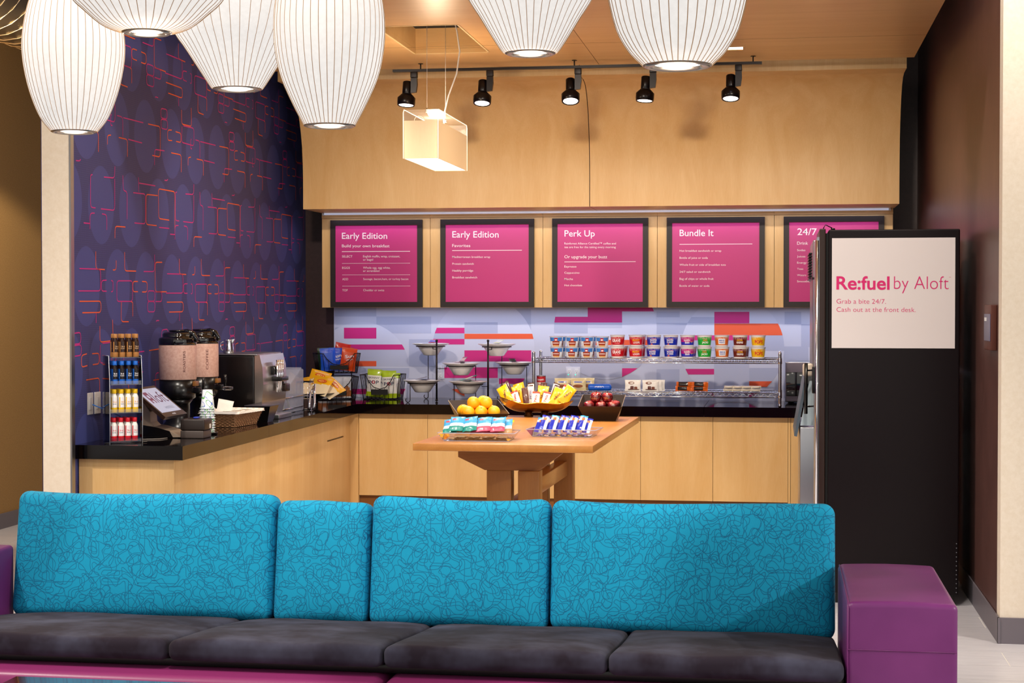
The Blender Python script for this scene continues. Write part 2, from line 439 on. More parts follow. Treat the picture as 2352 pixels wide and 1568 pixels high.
pcirc(z6, C1, LT, 2); pcirc(z6, C2, LT, 2); pcirc(z7, C3, LT, 2); pcirc(z7, C4, LT, 2)
for a in ((167, 1110, 667, 1240, G2), (300, 1250, 667, 1330, G)): prect(z6, *a, 3, C1)
for a in ((845, 985, 1090, 1028, G), (1090, 900, 1345, 985, G), (935, 1327, 1345, 1410, G2), (1345, 1200, 1630, 1330, G)): prect(z6, *a, 3, C2)
for a in ((40, 902, 300, 985, G), (300, 902, 563, 945, G2), (300, 1080, 827, 1250, G), (60, 1180, 563, 1340, G2)): prect(z7, *a, 3, C3)
for a in ((1003, 860, 1270, 908, G), (1003, 1000, 1810, 1120, G), (1268, 1120, 1537, 1480, G2), (1537, 1250, 1810, 1400, G)): prect(z7, *a, 3, C4)
for a in ((167, 942, 415, 1025, PK), (167, 1070, 667, 1110, PK), (167, 1197, 415, 1237, OR), (167, 1410, 667, 1450, PK)): prect(z6, *a, 4, C1)
for a in ((845, 942, 1090, 985, PK), (845, 1028, 1090, 1070, PK), (1090, 988, 1630, 1028, OR), (1090, 1115, 1602, 1200, PK), (935, 1245, 1345, 1327, PK), (1355, 1330, 1630, 1372, PK), (900, 1412, 1090, 1475, OR)): prect(z6, *a, 4, C2)
for a in ((40, 858, 302, 902, PK), (300, 780, 563, 902, PK), (563, 780, 827, 817, PK), (345, 1035, 827, 1075, OR), (100, 1085, 345, 1120, PK), (563, 1252, 827, 1330, PK)): prect(z7, *a, 4, C3)
for a in ((1270, 820, 1538, 908, PK), (1270, 910, 1805, 1000, OR), (1016, 1000, 1538, 1038, PK), (1027, 1257, 1268, 1300, PK), (1537, 1352, 1800, 1395, OR), (1100, 1440, 1268, 1500, PK), (1537, 1440, 1700, 1500, PK)): prect(z7, *a, 4, C4)
pr.build('backsplash_print', [mat('backsplash_grey', '#a3a8c4', .42), mat('backsplash_pale', '#bfc2d8', .42), PINK, mat('backsplash_orange', '#d8522c', .5), mat('backsplash_mid_grey', '#adb1cb', .42)], wall_back, fix=False)
# ---- right wall, beige wall facing the lobby
DGLOSS = speckled('dark_brown_satin_paint', '#5e3f3a', '#523632', 6, .4, .3, .7)
struct(MB().box(1.10, 1.25, 8.84, WALLB, 0, 5.0).build('wall_right', DGLOSS))
struct(MB().box(1.10, 4.9, 8.72, 8.84, 0, 5.0).build('wall_front_right', BEIGE))
def base(name, x0, x1, y0, y1, h=.13):
    return struct(MB().prism([(0, 0), (1, 0), (1, .94), (.7, 1), (0, 1)], 'y', 0, 1).xf(Matrix.Translation((x0, y0, 0)) @ Matrix.Diagonal((x1 - x0, y1 - y0, h, 1))).build(name, BASEB))
base('baseboard_right', 1.088, 1.10, 8.70, 10.4)
struct(MB().box(1.088, 4.9, 8.704, 8.72, 0, .13).build('baseboard_front', BASEB))
# tan wall beyond, at the far left
struct(MB().box(-6.0, -5.83, 4, 15, 0, 5.0).build('wall_far_left', TAN))
struct(MB().box(-5.83, -5.816, 4, 15, 0, .115).build('baseboard_left', BASEB))
struct(MB().box(-5.83, lwx(14) - .16, 14.6, 14.75, 0, 5.0).build('wall_far_back', BEIGE))
# ---- ceilings
struct(MB().box(-7.5, 5, 1.5, 15, 5.0, 5.15).build('ceiling', CEILW))
struct(MB().box(-4.0, 1.1, 8.9, WALLB, 4.6, 4.65).build('ceiling_dark_over_bar', BLACKC))
ZC = 3.41
cl = MB()      # wooden dropped ceiling with a rectangular recess
X0, X1, Y0, Y1 = -3.74, .922, 9.0, 12.03; hx0, hx1, hy0, hy1 = -2.45, -1.95, 10.21, 11.33
for a in ((X0, hx0, Y0, Y1), (hx1, X1, Y0, Y1), (hx0, hx1, Y0, hy0), (hx0, hx1, hy1, Y1)): cl.box(*a, ZC, ZC + .03)
wood_ceiling = struct(cl.build('ceiling_wood', MAPLEX))
rc = MB()
for a in ((hx0 - .02, hx0, hy0, hy1), (hx1, hx1 + .02, hy0, hy1), (hx0, hx1, hy0 - .02, hy0), (hx0, hx1, hy1, hy1 + .02)): rc.box(*a, ZC + .031, ZC + .17)
rc.build('recess_side', MAPLEX, wood_ceiling)
rl = MB()
for a in ((hx0 - .012, hx0, hy0, hy1), (hx1, hx1 + .012, hy0, hy1), (hx0, hx1, hy0 - .012, hy0), (hx0, hx1, hy1, hy1 + .012)): rl.box(*a, ZC - .003, ZC)
rl.build('recess_edge', mat('pale_edge_banding', '#e8cc98', .4), wood_ceiling)
MB().box(hx0, hx1, hy0, hy1, ZC + .17, ZC + .18).build('recess_top', mat('black_recess', '#0a0606', .8), wood_ceiling)
sm_ = MB()
for x in (-1.27,): sm_.box(x, x + .004, Y0, Y1, ZC - .0006, ZC)
sm_.box(X0, X1, 11.05, 11.053, ZC - .0006, ZC); sm_.build('panel_seam', mat('dark_seam', '#7a5526', .6), wood_ceiling)
# curved wooden soffit above the menu boards
PROF = [(12.385, 3.50), (12.385, 3.385), (12.63, 3.385), (12.74, 3.368), (12.83, 3.325), (12.905, 3.25), (12.965, 3.16), (13.01, 3.06), (13.042, 2.95), (13.062, 2.82), (13.07, 2.68), (13.07, 2.462), (13.65, 2.462), (13.65, 3.50)]
def soffit(xa, xb, name, par=None):
    m = MB(); n = len(PROF); vs = [(xa, *p) for p in PROF] + [(xb, *p) for p in PROF]
    k1, k2 = 2, 11; cv = vs[k1:k2 + 1] + vs[n + k1:n + k2 + 1]; q = k2 - k1 + 1
    m.add(cv, [(i, i + 1, q + i + 1, q + i) for i in range(q - 1)], 0, True)
    for i in list(range(0, k1)) + list(range(k2, n)):
        m.add([vs[i], vs[(i + 1) % n], vs[n + (i + 1) % n], vs[n + i]], [(0, 1, 2, 3)])
    m.add(vs[:n], [list(range(n))]); m.add(vs[n:], [list(range(n))])
    return m.build(name, MAPLE, par)
SO = bpy.data.objects.new('soffit', None); COL.objects.link(SO); SO['kind'] = 'structure'; SO.location = (0, 0, 0)
soffit(-3.742, -1.452, 'curved_panel', SO); soffit(-1.446, .897, 'curved_panel', SO)
jm = MB(); jp = [(a + .004, b + .003) for a, b in PROF[1:12]]; jm.add([(-1.4535, *p) for p in jp] + [(-1.4445, *p) for p in jp], [(i, i + 1, 12 + i, 11 + i) for i in range(10)]); jm.build('joint_liner', mat('joint_brown', '#3a230c', .7), SO)
MB().box(-3.7, .87, 13.655, 13.965, 2.462, 2.49).build('soffit_back_board', MAPLEX, SO)
# recessed light in the wooden ceiling
dl = thing('recessed_light', 'small square recessed light glowing white in the wooden ceiling', 'light', (-.301, 11.39, ZC))
MB().box(-.062, .062, -.062, .062, -.004, -.0005).build('lens', mat('white_lens_glow', '#ffffff', .5, emis='#f4f6ff', es=3), dl)
fr = MB()
for a in ((-.075, -.062, -.075, .075), (.062, .075, -.075, .075), (-.062, .062, -.075, -.062), (-.062, .062, .062, .075)): fr.box(*a, -.008, -.0005)
fr.build('trim_ring', mat('bezel_tan', '#caa06a', .4), dl)
# strip light under the soffit
sl = thing('strip_light', 'long thin silver strip light under the curved wooden soffit', 'light', (-1.42, 13.60, 2.452))
m = MB(); m.tube([(-2.3, 0, 0), (2.28, 0, 0)], .0085, 8); m.build('tube', mat('strip_glow', '#ffffff', .3, emis='#cfdcff', es=.3), sl)
for x in (-2.3, 2.28): MB().box(x - .008, x + .008, -.012, .012, -.012, .0095).build('end_clip', CHROME, sl)
# spiral duct at the far left
du = thing('ventilation_duct', 'silver spiral ventilation duct below the ceiling by the tan wall', 'duct')
m = MB(); m.tube([(-5.1, 7, 3.86), (-5.1, 13.6, 3.86)], .40, 28); m.build('pipe', mat('galvanised_steel', '#8d7a5c', .3, .9), du)
m = MB()
for k in range(40):
    yc = 7.1 + k * .163
    m.tube([(-5.1 + .401 * math.cos(a), yc + .163 * a / (2 * PI), 3.86 + .401 * math.sin(a)) for a in [2 * PI * q / 24 for q in range(25)]], .006, 4)
m.build('spiral_seam', mat('duct_seam', '#b9a27c', .3, .9), du)
for y in (8, 10.5, 13): MB().tube([(-5.1, y, 4.27), (-5.1, y, 5.0)], .006, 5).build('hanger', BLKM, du)
# ============================================================ COUNTERS AND CABINETS
GAPM = mat('dark_gap', '#3a2410', .7)
def xfr(y): return -3.262 - .004 * (y - 8.86)      # front of the left counter slab
SZ0, SZ1 = .843, .92
ct = thing('countertop', 'long black granite worktop running along the patterned wall and the backsplash', 'countertop', (0, 0, 0))
XFL = lambda y: -3.222 - .0145 * (y - 8.86)
def slab_left(y0, y1):
    MB().prism([(lwx(y0) + .006, y0), (XFL(y0), y0), (XFL(y1), y1), (lwx(y1) + .006, y1)], 'z', SZ0, SZ1).build('slab', BLACK_STONE, ct)
slab_left(8.86, 10.53); slab_left(10.5325, 12.99)
for a, b in ((lwx(12.9925) + .006, -2.0), (-1.9975, -.5615), (-.559, 1.095)):
    y0 = 12.9925
    MB().prism([(a, y0), (b, y0), (b, YB - .002), (a if a > -3.5 else lwx(YB) + .006, YB - .002)], 'z', SZ0, SZ1).build('slab', BLACK_STONE, ct)
# base cabinets of the left run (doors face +X)
seams = [8.93, 9.478, 10.027, 10.584, 11.15, 11.696, 12.27, 12.82]
ords = ['first', 'second', 'third', 'fourth', 'fifth', 'sixth', 'seventh']
for i in range(7):
    y0, y1 = seams[i], seams[i + 1]
    lab = ['maple base cabinet at the open end of the counter, below the bottle rack', 'maple base cabinet below the touch screen till', 'maple base cabinet below the coffee urns',
           'maple base cabinet below the wicker basket', 'maple base cabinet below the black coffee machine', 'maple base cabinet below the clear acrylic organizer', 'maple base cabinet with a drawer slot beside the inner counter corner'][i]
    xf_ = -3.29 - .0145 * (y0 - 8.86)
    c = thing('base_cabinet', lab, 'cabinet', (xf_, y0, 0), 0, 'maple base cabinets')
    xb = lwx(y0) + .008 - xf_
    MB().box(xb, -.022, .001, y1 - y0 - .001, .12, SZ0 - .001).build('body', MAPLE, c)
    MB().box(xb, -.08, .001, y1 - y0 - .001, .0, .12).build('toe_kick', BASEB, c)
    if i < 6:
        MB().box(-.02, 0, .0015, y1 - y0 - .0015, .13, SZ0 - .004).build('door', MAPLE, c)
    else:
        MB().box(-.02, 0, .0015, y1 - y0 - .0015, .13, .672).build('door', MAPLE, c)
        MB().box(-.02, 0, .0015, y1 - y0 - .0015, .684, SZ0 - .004).build('drawer', MAPLE, c)
        MB().box(-.021, -.012, .03, y1 - y0 - .03, .672, .684).build('drawer_gap', BLK, c)
    if i == 0:
        MB().box(xb, 0, -.02, -.0005, .0, SZ0 - .001).build('end_panel', MAPLE, c)
fl = MB().box(-3.42, -3.352, 12.8215, 13.04, .0, SZ0 - .001); fl.box(-3.42, -3.286, 13.0405, 13.2, 0, SZ0 - .001); tag(fl.build('corner_filler', MAPLE), 'narrow maple filler panel in the inner corner of the counters', 'panel')
bs = [-3.284, -2.729, -2.157, -1.603, -1.05, -.494, .074]
blab = ['maple base cabinet under the wire snack basket, beside the inner corner', 'maple base cabinet under the tiered bowl stands', 'maple base cabinet behind the trestle legs of the oak table',
        'maple base cabinet behind the right edge of the oak table', 'maple base cabinet under the middle of the wire shelf', 'maple base cabinet under the end of the wire shelf, beside the ice machine']
YF = 13.05
for i in range(6):
    x0, x1 = bs[i], bs[i + 1]
    c = thing('base_cabinet', blab[i], 'cabinet', (x0, YF, 0), 0, 'maple base cabinets')
    MB().box(.001, x1 - x0 - .001, .022, .88, .19, SZ0 - .001).build('body', MAPLE, c)
    MB().box(.001, x1 - x0 - .001, .03, .8, 0, .189).build('toe_kick', wood('toe_kick_brown', '#8a5a28', '#7a4a20', .5, 'x'), c)
    MB().box(.0015, x1 - x0 - .0015, 0, .02, .193, SZ0 - .004).build('door', MAPLE, c)
c = thing('end_filler', 'narrow upright maple filler strip between base cabinet and ice machine', 'panel', (.075, YF, 0))
MB().box(0, .018, 0, .1, 0, SZ0 - .001).build('strip', MAPLE, c); MB().box(.021, .25, .0, .1, 0, SZ0 - .001).build('strip', MAPLE, c)
# wall cabinets
us = [-3.74, -2.824, -1.891, -.964, -.035, .888]
YU = 13.62
names5 = ['breakfast builder menu board', 'breakfast favorites menu board', 'coffee upgrade menu board', 'bundle offer menu board', 'drinks menu board']
for i in range(5):
    x0, x1 = us[i], us[i + 1]
    c = thing('wall_cabinet', 'maple wall cabinet behind the ' + names5[i], 'cabinet', (x0, YU, 1.68), 0, 'maple wall cabinets')
    MB().box(.001, x1 - x0 - .001, .021, WALLB - YU - .022, 0, .781).build('body', MAPLE, c)
    MB().box(.0018, x1 - x0 - .0018, 0, .02, .0, .733).build('door', MAPLE, c)
    MB().box(.0005, x1 - x0 - .0005, -.004, .02, .736, .781).build('top_rail', MAPLEX, c)

# ============================================================ MENU BOARDS
MENUP = mat('menu_magenta', '#c2307f', .35); NTm = NT(MENUP)
FRAME = mat('dark_brown_frame', '#1c0e10', .45)
BO = [(758.5, 970, 506.5), (1011.3, 1226.3, 502), (1268, 1488.5, 500.5), (1531.3, 1756.2, 498.5), (1800, 2030, 495.5)]
BT = [
 [('h', z6, 'Early Edition', 151, 498, 212, 261), ('b', z6, 'Build your own breakfast', 151, 516, 303, 326), ('r', z6, 151, 673, 358, 5),
  ('b', z6, 'SELECT', 152, 232, 387, 404), ('t', z6, 'English muffin, wrap, croissant,', 313, 596, 386, 403), ('t', z6, 'or bagel', 313, 390, 411, 428), ('r', z6, 152, 673, 449, 2.5),
  ('b', z6, 'EGGS', 153, 212, 474, 491), ('t', z6, 'Whole egg, egg white,', 313, 522, 473, 490), ('t', z6, 'or scrambled', 313, 438, 497, 514), ('r', z6, 153, 674, 537, 2.5),
  ('b', z6, 'ADD', 154, 199, 561, 578), ('t', z6, 'Sausage, bacon,ham, or turkey bacon', 314, 660, 560, 576), ('r', z6, 154, 675, 623, 2.5),
  ('b', z6, 'TOP', 154, 196, 646, 663), ('t', z6, 'Cheddar or swiss', 314, 475, 645, 662)],
 [('h', z6, 'Early Edition', 997, 1352, 200, 251), ('b', z6, 'Favorites', 996, 1135, 300, 324), ('r', z6, 996, 1530, 350, 5), ('t', z6, 'Mediterranean breakfast wrap', 997, 1287, 391, 407),
  ('t', z6, 'Protein sandwich', 997, 1161, 443, 460), ('t', z6, 'Healthy porridge', 997, 1157, 495, 512), ('t', z6, 'Breakfast sandwich', 997, 1187, 547, 564)],
 [('h', z7, 'Perk Up', 122, 354, 193, 243), ('t', z7, 'Rainforest Alliance Certified\u2122 coffee and', 121, 516, 288, 304), ('t', z7, 'tea are free for the taking every morning', 121, 515, 316, 332),
  ('b', z7, 'Or upgrade your buzz', 121, 449, 385, 410), ('r', z7, 121, 667, 437, 4.5), ('t', z7, 'Espresso', 121, 213, 464, 481), ('t', z7, 'Cappuccino', 121, 237, 512, 528), ('t', z7, 'Mocha', 121, 187, 560, 576), ('t', z7, 'Hot chocolate', 121, 257, 608, 624)],
 [('h', z7, 'Bundle It', 1004, 1264, 188, 240), ('r', z7, 1003, 1561, 302, 4.5), ('t', z7, 'Hot breakfast sandwich or wrap', 1003, 1323, 344, 360), ('t', z7, 'Bottle of juice or soda', 1003, 1220, 397, 414),
  ('t', z7, 'Whole fruit or side of breakfast tots', 1003, 1357, 451, 467), ('t', z7, '24/7 salad or sandwich', 1003, 1240, 505, 521), ('t', z7, 'Bag of chips or whole fruit', 1003, 1264, 558, 575), ('t', z7, 'Bottle of water or soda', 1003, 1233, 612, 628)],
 [('h', z7, '24/7', 1906, 2055, 178, 232), ('b', z7, 'Drink', 1904, 1988, 281, 306), ('t', z7, 'Sodas', 1904, 1967, 339, 355), ('t', z7, 'Juices', 1904, 1967, 387, 403), ('t', z7, 'Energy drinks', 1904, 2052, 435, 451),
  ('t', z7, 'Teas', 1904, 1951, 483, 498), ('t', z7, 'Waters', 1904, 1973, 531, 546), ('t', z7, 'Smoothies', 1904, 2017, 578, 594)]]
blabs = ['magenta menu board headed Early Edition with ruled rows for build your own breakfast', 'magenta menu board headed Early Edition with a short list of favorites', 'magenta menu board headed Perk Up listing coffees',
         'magenta menu board headed Bundle It with six offers', 'magenta menu board headed 24/7 listing drinks, partly hidden by the black refrigerator']
YM = YU - .03
for i, (xa, xb, yt) in enumerate(BO):
    a = at(xa, yt, Y=YM); b = at(xb, 705.5, Y=YM); z1 = 2.40; z0 = 1.683
    o = Vector(((a.x + b.x) / 2, YM, z0)); hw = (b.x - a.x) / 2
    c = thing('menu_board', blabs[i], 'menu board', o, 0, 'menu boards')
    q = .043; hh = z1 - z0; m = MB()
    for r in ((-hw, -hw + q, 0, hh), (hw - q, hw, 0, hh), (-hw + q, hw - q, 0, q), (-hw + q, hw - q, hh - q, hh)): m.box(r[0], r[1], 0, .026, r[2], r[3])
    m.build('frame', FRAME, c)
    pn = MB().box(-hw + q, hw - q, .006, .02, q, hh - q).build('panel', MENUP, c)
    head, body, rule = MB(), MB(), MB()
    for it in BT[i]:
        if it[0] == 'r':
            p0 = at(*it[1](it[2], it[4]), Y=YM + .0052); p1 = at(*it[1](it[3], it[4]), Y=YM + .0052); hgt = it[5] * .2998 / 283 / 2
            rule.box(p0.x - o.x, p1.x - o.x, .0048, .0058, (p0.z + p1.z) / 2 - z0 - hgt, (p0.z + p1.z) / 2 - z0 + hgt)
        else:
            k, zf, s_, xa_, xb_, tp, bs_ = it
            mb = head if k == 'h' else body; st = len(mb.v)
            x_, y_ = zf(xa_, bs_); x2_, _ = zf(xb_, bs_); _, yt_ = zf(xa_, tp)
            px_text(mb, s_, x_, x2_, yt_, y_, YM + .0052, .008 if k == 'h' else .006 if k == 'b' else .003)
            for q_ in range(st, len(mb.v)): mb.v[q_] -= o
    stuff(head.build('heading', WTXT, c, fix=False)); stuff(body.build('lettering', WTXT, c, fix=False))
    if rule.v: rule.build('rule', WTXT, c)

# ============================================================ REFRIGERATOR
FRB = mat('black_satin_enamel', '#120a0d', .42, spec=.25)
fx0, fx1, fy0, fy1, fh = .275, 1.003, 9.75, 10.5, 2.12
fr = thing('refrigerator', 'tall black refrigerator seen from its side with a white sign', 'refrigerator', (.64, 10.1, 0))
def FBX(m, x0, x1, y0, y1, z0, z1, r=0):
    (m.rbox if r else m.box)(x0 - .64, x1 - .64, y0 - 10.1, y1 - 10.1, z0, z1, **({'r': r} if r else {})); return m
FBX(MB(), fx0 + .004, fx1, fy0, fy1, .06, fh, .008).build('body', FRB, fr)
m = MB(); FBX(m, fx0 + .05, fx1 - .03, fy0 + .03, fy1 - .03, 0, .06); m.build('base', BLK, fr)
FBX(MB(), fx0 - .012, fx0 + .004, fy0 + .012, fy1 - .012, .1, fh - .02).build('door_gasket', mat('black_rubber', '#050404', .8), fr)
d = FBX(MB(), fx0 - .046, fx0 - .012, fy0, fy1, .08, fh + .006, .006).build('door', mat('door_brown_black', '#2a1812', .35), fr)
m = MB(); FBX(m, fx0 - .06, fx0 - .046, fy0 + .02, fy1, .1, fh - .04); m.build('door_face', STEEL, d)
m = MB(); m.tube([(fx0 - .058 - .64, fy0 + .012 - 10.1, .1), (fx0 - .058 - .64, fy0 + .012 - 10.1, fh - .06)], .009, 10); m.build('chrome_edge', CHROME, d)
m = MB(); FBX(m, fx0 - .085, fx0 - .06, fy0 + .03, fy0 + .055, 1.19, 1.345, .006); m.build('handle', BLK, d)
m = MB()
for k in range(12): m.lathe([(.003, 0), (.003, .002)], 6).xf(Matrix.Translation((fx1 - .012 - .64, fy0 - .0015 - 10.1, .08 + k * .025)) @ Matrix.Rotation(PI / 2, 4, 'X'), len(m.v) - 12)
stuff(m.build('rivet', STEEL, fr))
a = at(1911, 547, Y=fy0); b = at(2193, 800, Y=fy0)
sg = thing('poster', 'white Re:fuel poster with pink lettering on the side of the refrigerator', 'sign', ((a.x + b.x) / 2, fy0, b.z))
hw = (b.x - a.x) / 2
MB().box(-hw, hw, -.003, -.0003, 0, a.z - b.z).build('sheet', mat('white_poster_vinyl', '#e2d8d6', .5), sg)
zs = lambda x, y: (1900 + x * .17222, 540 + y * .17222)
PKT = mat('pink_lettering', '#d6246e', .5); m = MB(); m2 = MB(); m3 = MB(); m4 = MB()
def sgt(mm, s_, x0, x1, tp, bs_, bold):
    x_, y_ = zs(x0, bs_); x2, _ = zs(x1, bs_); _, yt_ = zs(x0, tp); px_text(mm, s_, x_, x2, yt_, y_, fy0 - .0036, bold, res=8, slope=.004)
sgt(m, 'Re:fuel', 122, 832, 540, 720, .02); sgt(m2, 'by Aloft', 890, 1622, 533, 718, -.014)
sgt(m3, 'Grab a bite 24/7.', 125, 783, 845, 911, -.008); sgt(m4, 'Cash out at the front desk.', 125, 1180, 955, 1020, -.008); sgt(m2, '\u2122', 1622, 1650, 555, 570, 0)
for mm, nm in ((m, 'bold_lettering'), (m2, 'thin_lettering'), (m3, 'tagline'), (m4, 'tagline')):
    mm.xf(Matrix.Translation(-Vector(sg.location))); stuff(mm.build(nm, PKT, sg, fix=False))
m = MB(); m.tube([(.25, 9.8, fh + .008), (.262, 9.8, fh + .03), (.3, 9.81, fh + .012)], .003, 5); m.lathe([(.012, 0), (.012, .01), (.004, .012)], 10, (.305, 9.82, fh + .0005))
tag(m.build('door_hinge_cover', BLK), 'small black hinge cap on top of the refrigerator', 'hinge')

# ============================================================ ICE MACHINE behind the refrigerator
ic = thing('ice_machine', 'stainless steel ice machine with slanted bin flap behind the refrigerator', 'ice machine', (.6, 11.2, 0))
T = Matrix.Translation((-.6, -11.2, 0))
def ICE(nm, mt, *bx, par=None, r=.006): return MB().rbox(*bx, r=r).xf(T).build(nm, mt, par or ic)
ICE('bin', STEEL, .135, 1.05, 10.75, 11.75, .1, .93); ICE('bin_neck', STEEL, .26, 1.05, 10.75, 11.75, .931, 1.28)
hd = ICE('head', STEEL, .212, 1.05, 10.72, 11.75, 1.30, 2.10); ICE('head_panel_gap', BLK, .206, .24, 10.715, 11.74, 1.855, 1.87, par=hd, r=.002)
lv = MB()
for k in range(10): lv.box(.192, .212, 11.0, 11.6, 1.86 + k * .018, 1.868 + k * .018)
lv.xf(T).build('louvre', BLK, hd)
fp = MB(); fp.prism([(.175, 1.30), (.192, 1.30), (.118, .868), (.10, .872)], 'y', 10.78, 11.7); fp.xf(T).build('bin_flap', mat('slate_blue_plastic', '#46525e', .4), ic)
fs_ = MB(); fs_.prism([(.193, 1.22), (.26, 1.22), (.26, .94), (.137, .94)], 'y', 10.76, 10.775); fs_.xf(T).build('bin_cheek', mat('pale_blue_plastic', '#9fb0bb', .4), ic)
hb = MB(); hb.rbox(.15, .215, 10.74, 10.77, 1.25, 1.33, r=.02); hb.xf(T).build('hinge_bracket', mat('beige_plastic', '#cfc2b4', .4), ic)
hh = MB(); hh.tube([(.17, 10.66, 1.02), (.17, 10.66, 1.335)], .0115, 10)
for z in (1.065, 1.29): hh.tube([(.17, 10.66, z), (.23, 10.72, z)], .006, 8, mi=1)
hh.xf(T).build('handle', [BLK, CHROME], ic)
for x in (.2, .98):
    for y in (10.8, 11.68): MB().lathe([(.03, 0), (.02, .1)], 10, (x, y, 0)).xf(T).build('foot', STEEL, ic)

# ============================================================ OAK TABLE
TA = math.radians(-1.1)
tb = thing('oak_table', 'high oak trestle table standing in front of the counters', 'table', (-1.489, 10.5, 0), TA)
MB().rbox(-.508, .508, -1.25, 1.25, .879, .92, r=.003, seg=1).build('tabletop', OAK, tb)
# the end edge is seen as plain oak
for yy in (-.66, .74):
    bm_ = MB().prism([(-.36, .878), (.26, .878), (.26, .83), (.12, .725), (-.2, .725), (-.36, .80)], 'y', yy - .06, yy + .06).build('cross_beam', OAKX, tb)
    MB().rbox(-.19, -.045, yy - .055, yy + .055, .0, .7245, r=.004, seg=1).build('post', OAKZ, tb)
    MB().rbox(.0, .125, yy - .075, yy + .055, .0, .7245, r=.004, seg=1).build('post', OAKZ, tb)
    MB().rbox(-.40, .40, yy - .05, yy + .05, .0, .08, r=.01).build('foot_beam', OAKX, tb)
MB().rbox(.015, .09, -.6, .68, .56, .66, r=.004, seg=1).build('stretcher', OAK, tb)
MB().rbox(-.15, -.08, -.6, .68, .42, .50, r=.004, seg=1).build('stretcher', OAK, tb)

# ============================================================ SOFA
fab = mat('turquoise_squiggle_fabric', '#0f9dc0', .85); t = NT(fab)
wsrc = t.obj((1, 1, 1)); acc = None
for k, (sc, off) in enumerate(((19, (0, 0, 0)), (18, (31.7, 12.1, 7.3)), (21, (5.3, 40.2, 22.7)), (17, (51.3, 4.2, 62.7)))):
    e_ = .003; nn_ = [t.noise(t.obj((1, .25, 1), (off[0] + a, off[1], off[2] + b)), sc, 0, .5) for a, b in ((0, 0), (e_, 0), (0, e_))]
    gx = t.math('SUBTRACT', nn_[1], nn_[0]); gz = t.math('SUBTRACT', nn_[2], nn_[0])
    g = t.math('MAXIMUM', t.math('SQRT', t.math('ADD', t.math('MULTIPLY', gx, gx), t.math('MULTIPLY', gz, gz))), .0022)
    for lv in ((.5,) if k else (.44, .57)):
        ln = t.math('LESS_THAN', t.math('DIVIDE', t.math('ABSOLUTE', t.math('SUBTRACT', nn_[0], lv)), g), .42)
        acc = ln if acc is None else t.math('MAXIMUM', acc, ln)
fine = t.noise(t.obj(), 900, 1)
t.color(t.mix(t.math('MULTIPLY', acc, .85), t.mix(t.ramp(fine, .3, .7), '#02a3cf', '#0296c2'), '#035f8c')); t.bump(fine, .1, .001)
seatf = mat('charcoal_velour', '#37313b', .95); t = NT(seatf); n = t.noise(t.obj(), 4, 4, .6); f2 = t.noise(t.obj(), 700, 1)
t.color(t.mix(t.ramp(n, .4, .72), t.mix(f2, '#221c26', '#2c2530'), '#47485a')); t.b.inputs['Sheen Weight'].default_value = .04; t.b.inputs['Specular IOR Level'].default_value = .2
VIN = mat('purple_vinyl', '#7d2f7a', .38); t = NT(VIN); n = t.noise(t.obj(), 3, 3); t.color(t.mix(t.ramp(n, .35, .7), '#6b2669', '#7a3176')); t.bump(t.noise(t.obj(), 500, 2), .08, .001)
VINR = mat('magenta_vinyl', '#8a2f68', .35)
sofa = thing('sofa', 'long sofa with turquoise patterned back cushions and purple vinyl arms', 'sofa', (-1.55, 6.6, 0))
S = Matrix.Translation((1.55, -6.6, 0))
def SF(nm, mt, *bx, fn=None, r=.03, mid=(1, 1, 1), rot=None, seg=3):
    m = MB().rbox(*bx, r=r, seg=seg, mid=mid, fn=fn)
    return m.xf(S).build(nm, mt, sofa)
SF('arm', VIN, .246, .636, 6.18, 7.12, .06, .62, r=.022, mid=(4, 6, 4), fn=lambda q, h: q + Vector((0, 0, .006 * (1 - (q.x / h[0]) ** 2) if q.z > 0 else 0)))
SF('arm', VIN, -3.76, -3.375, 6.14, 7.12, .06, .62, r=.022, mid=(4, 6, 4))
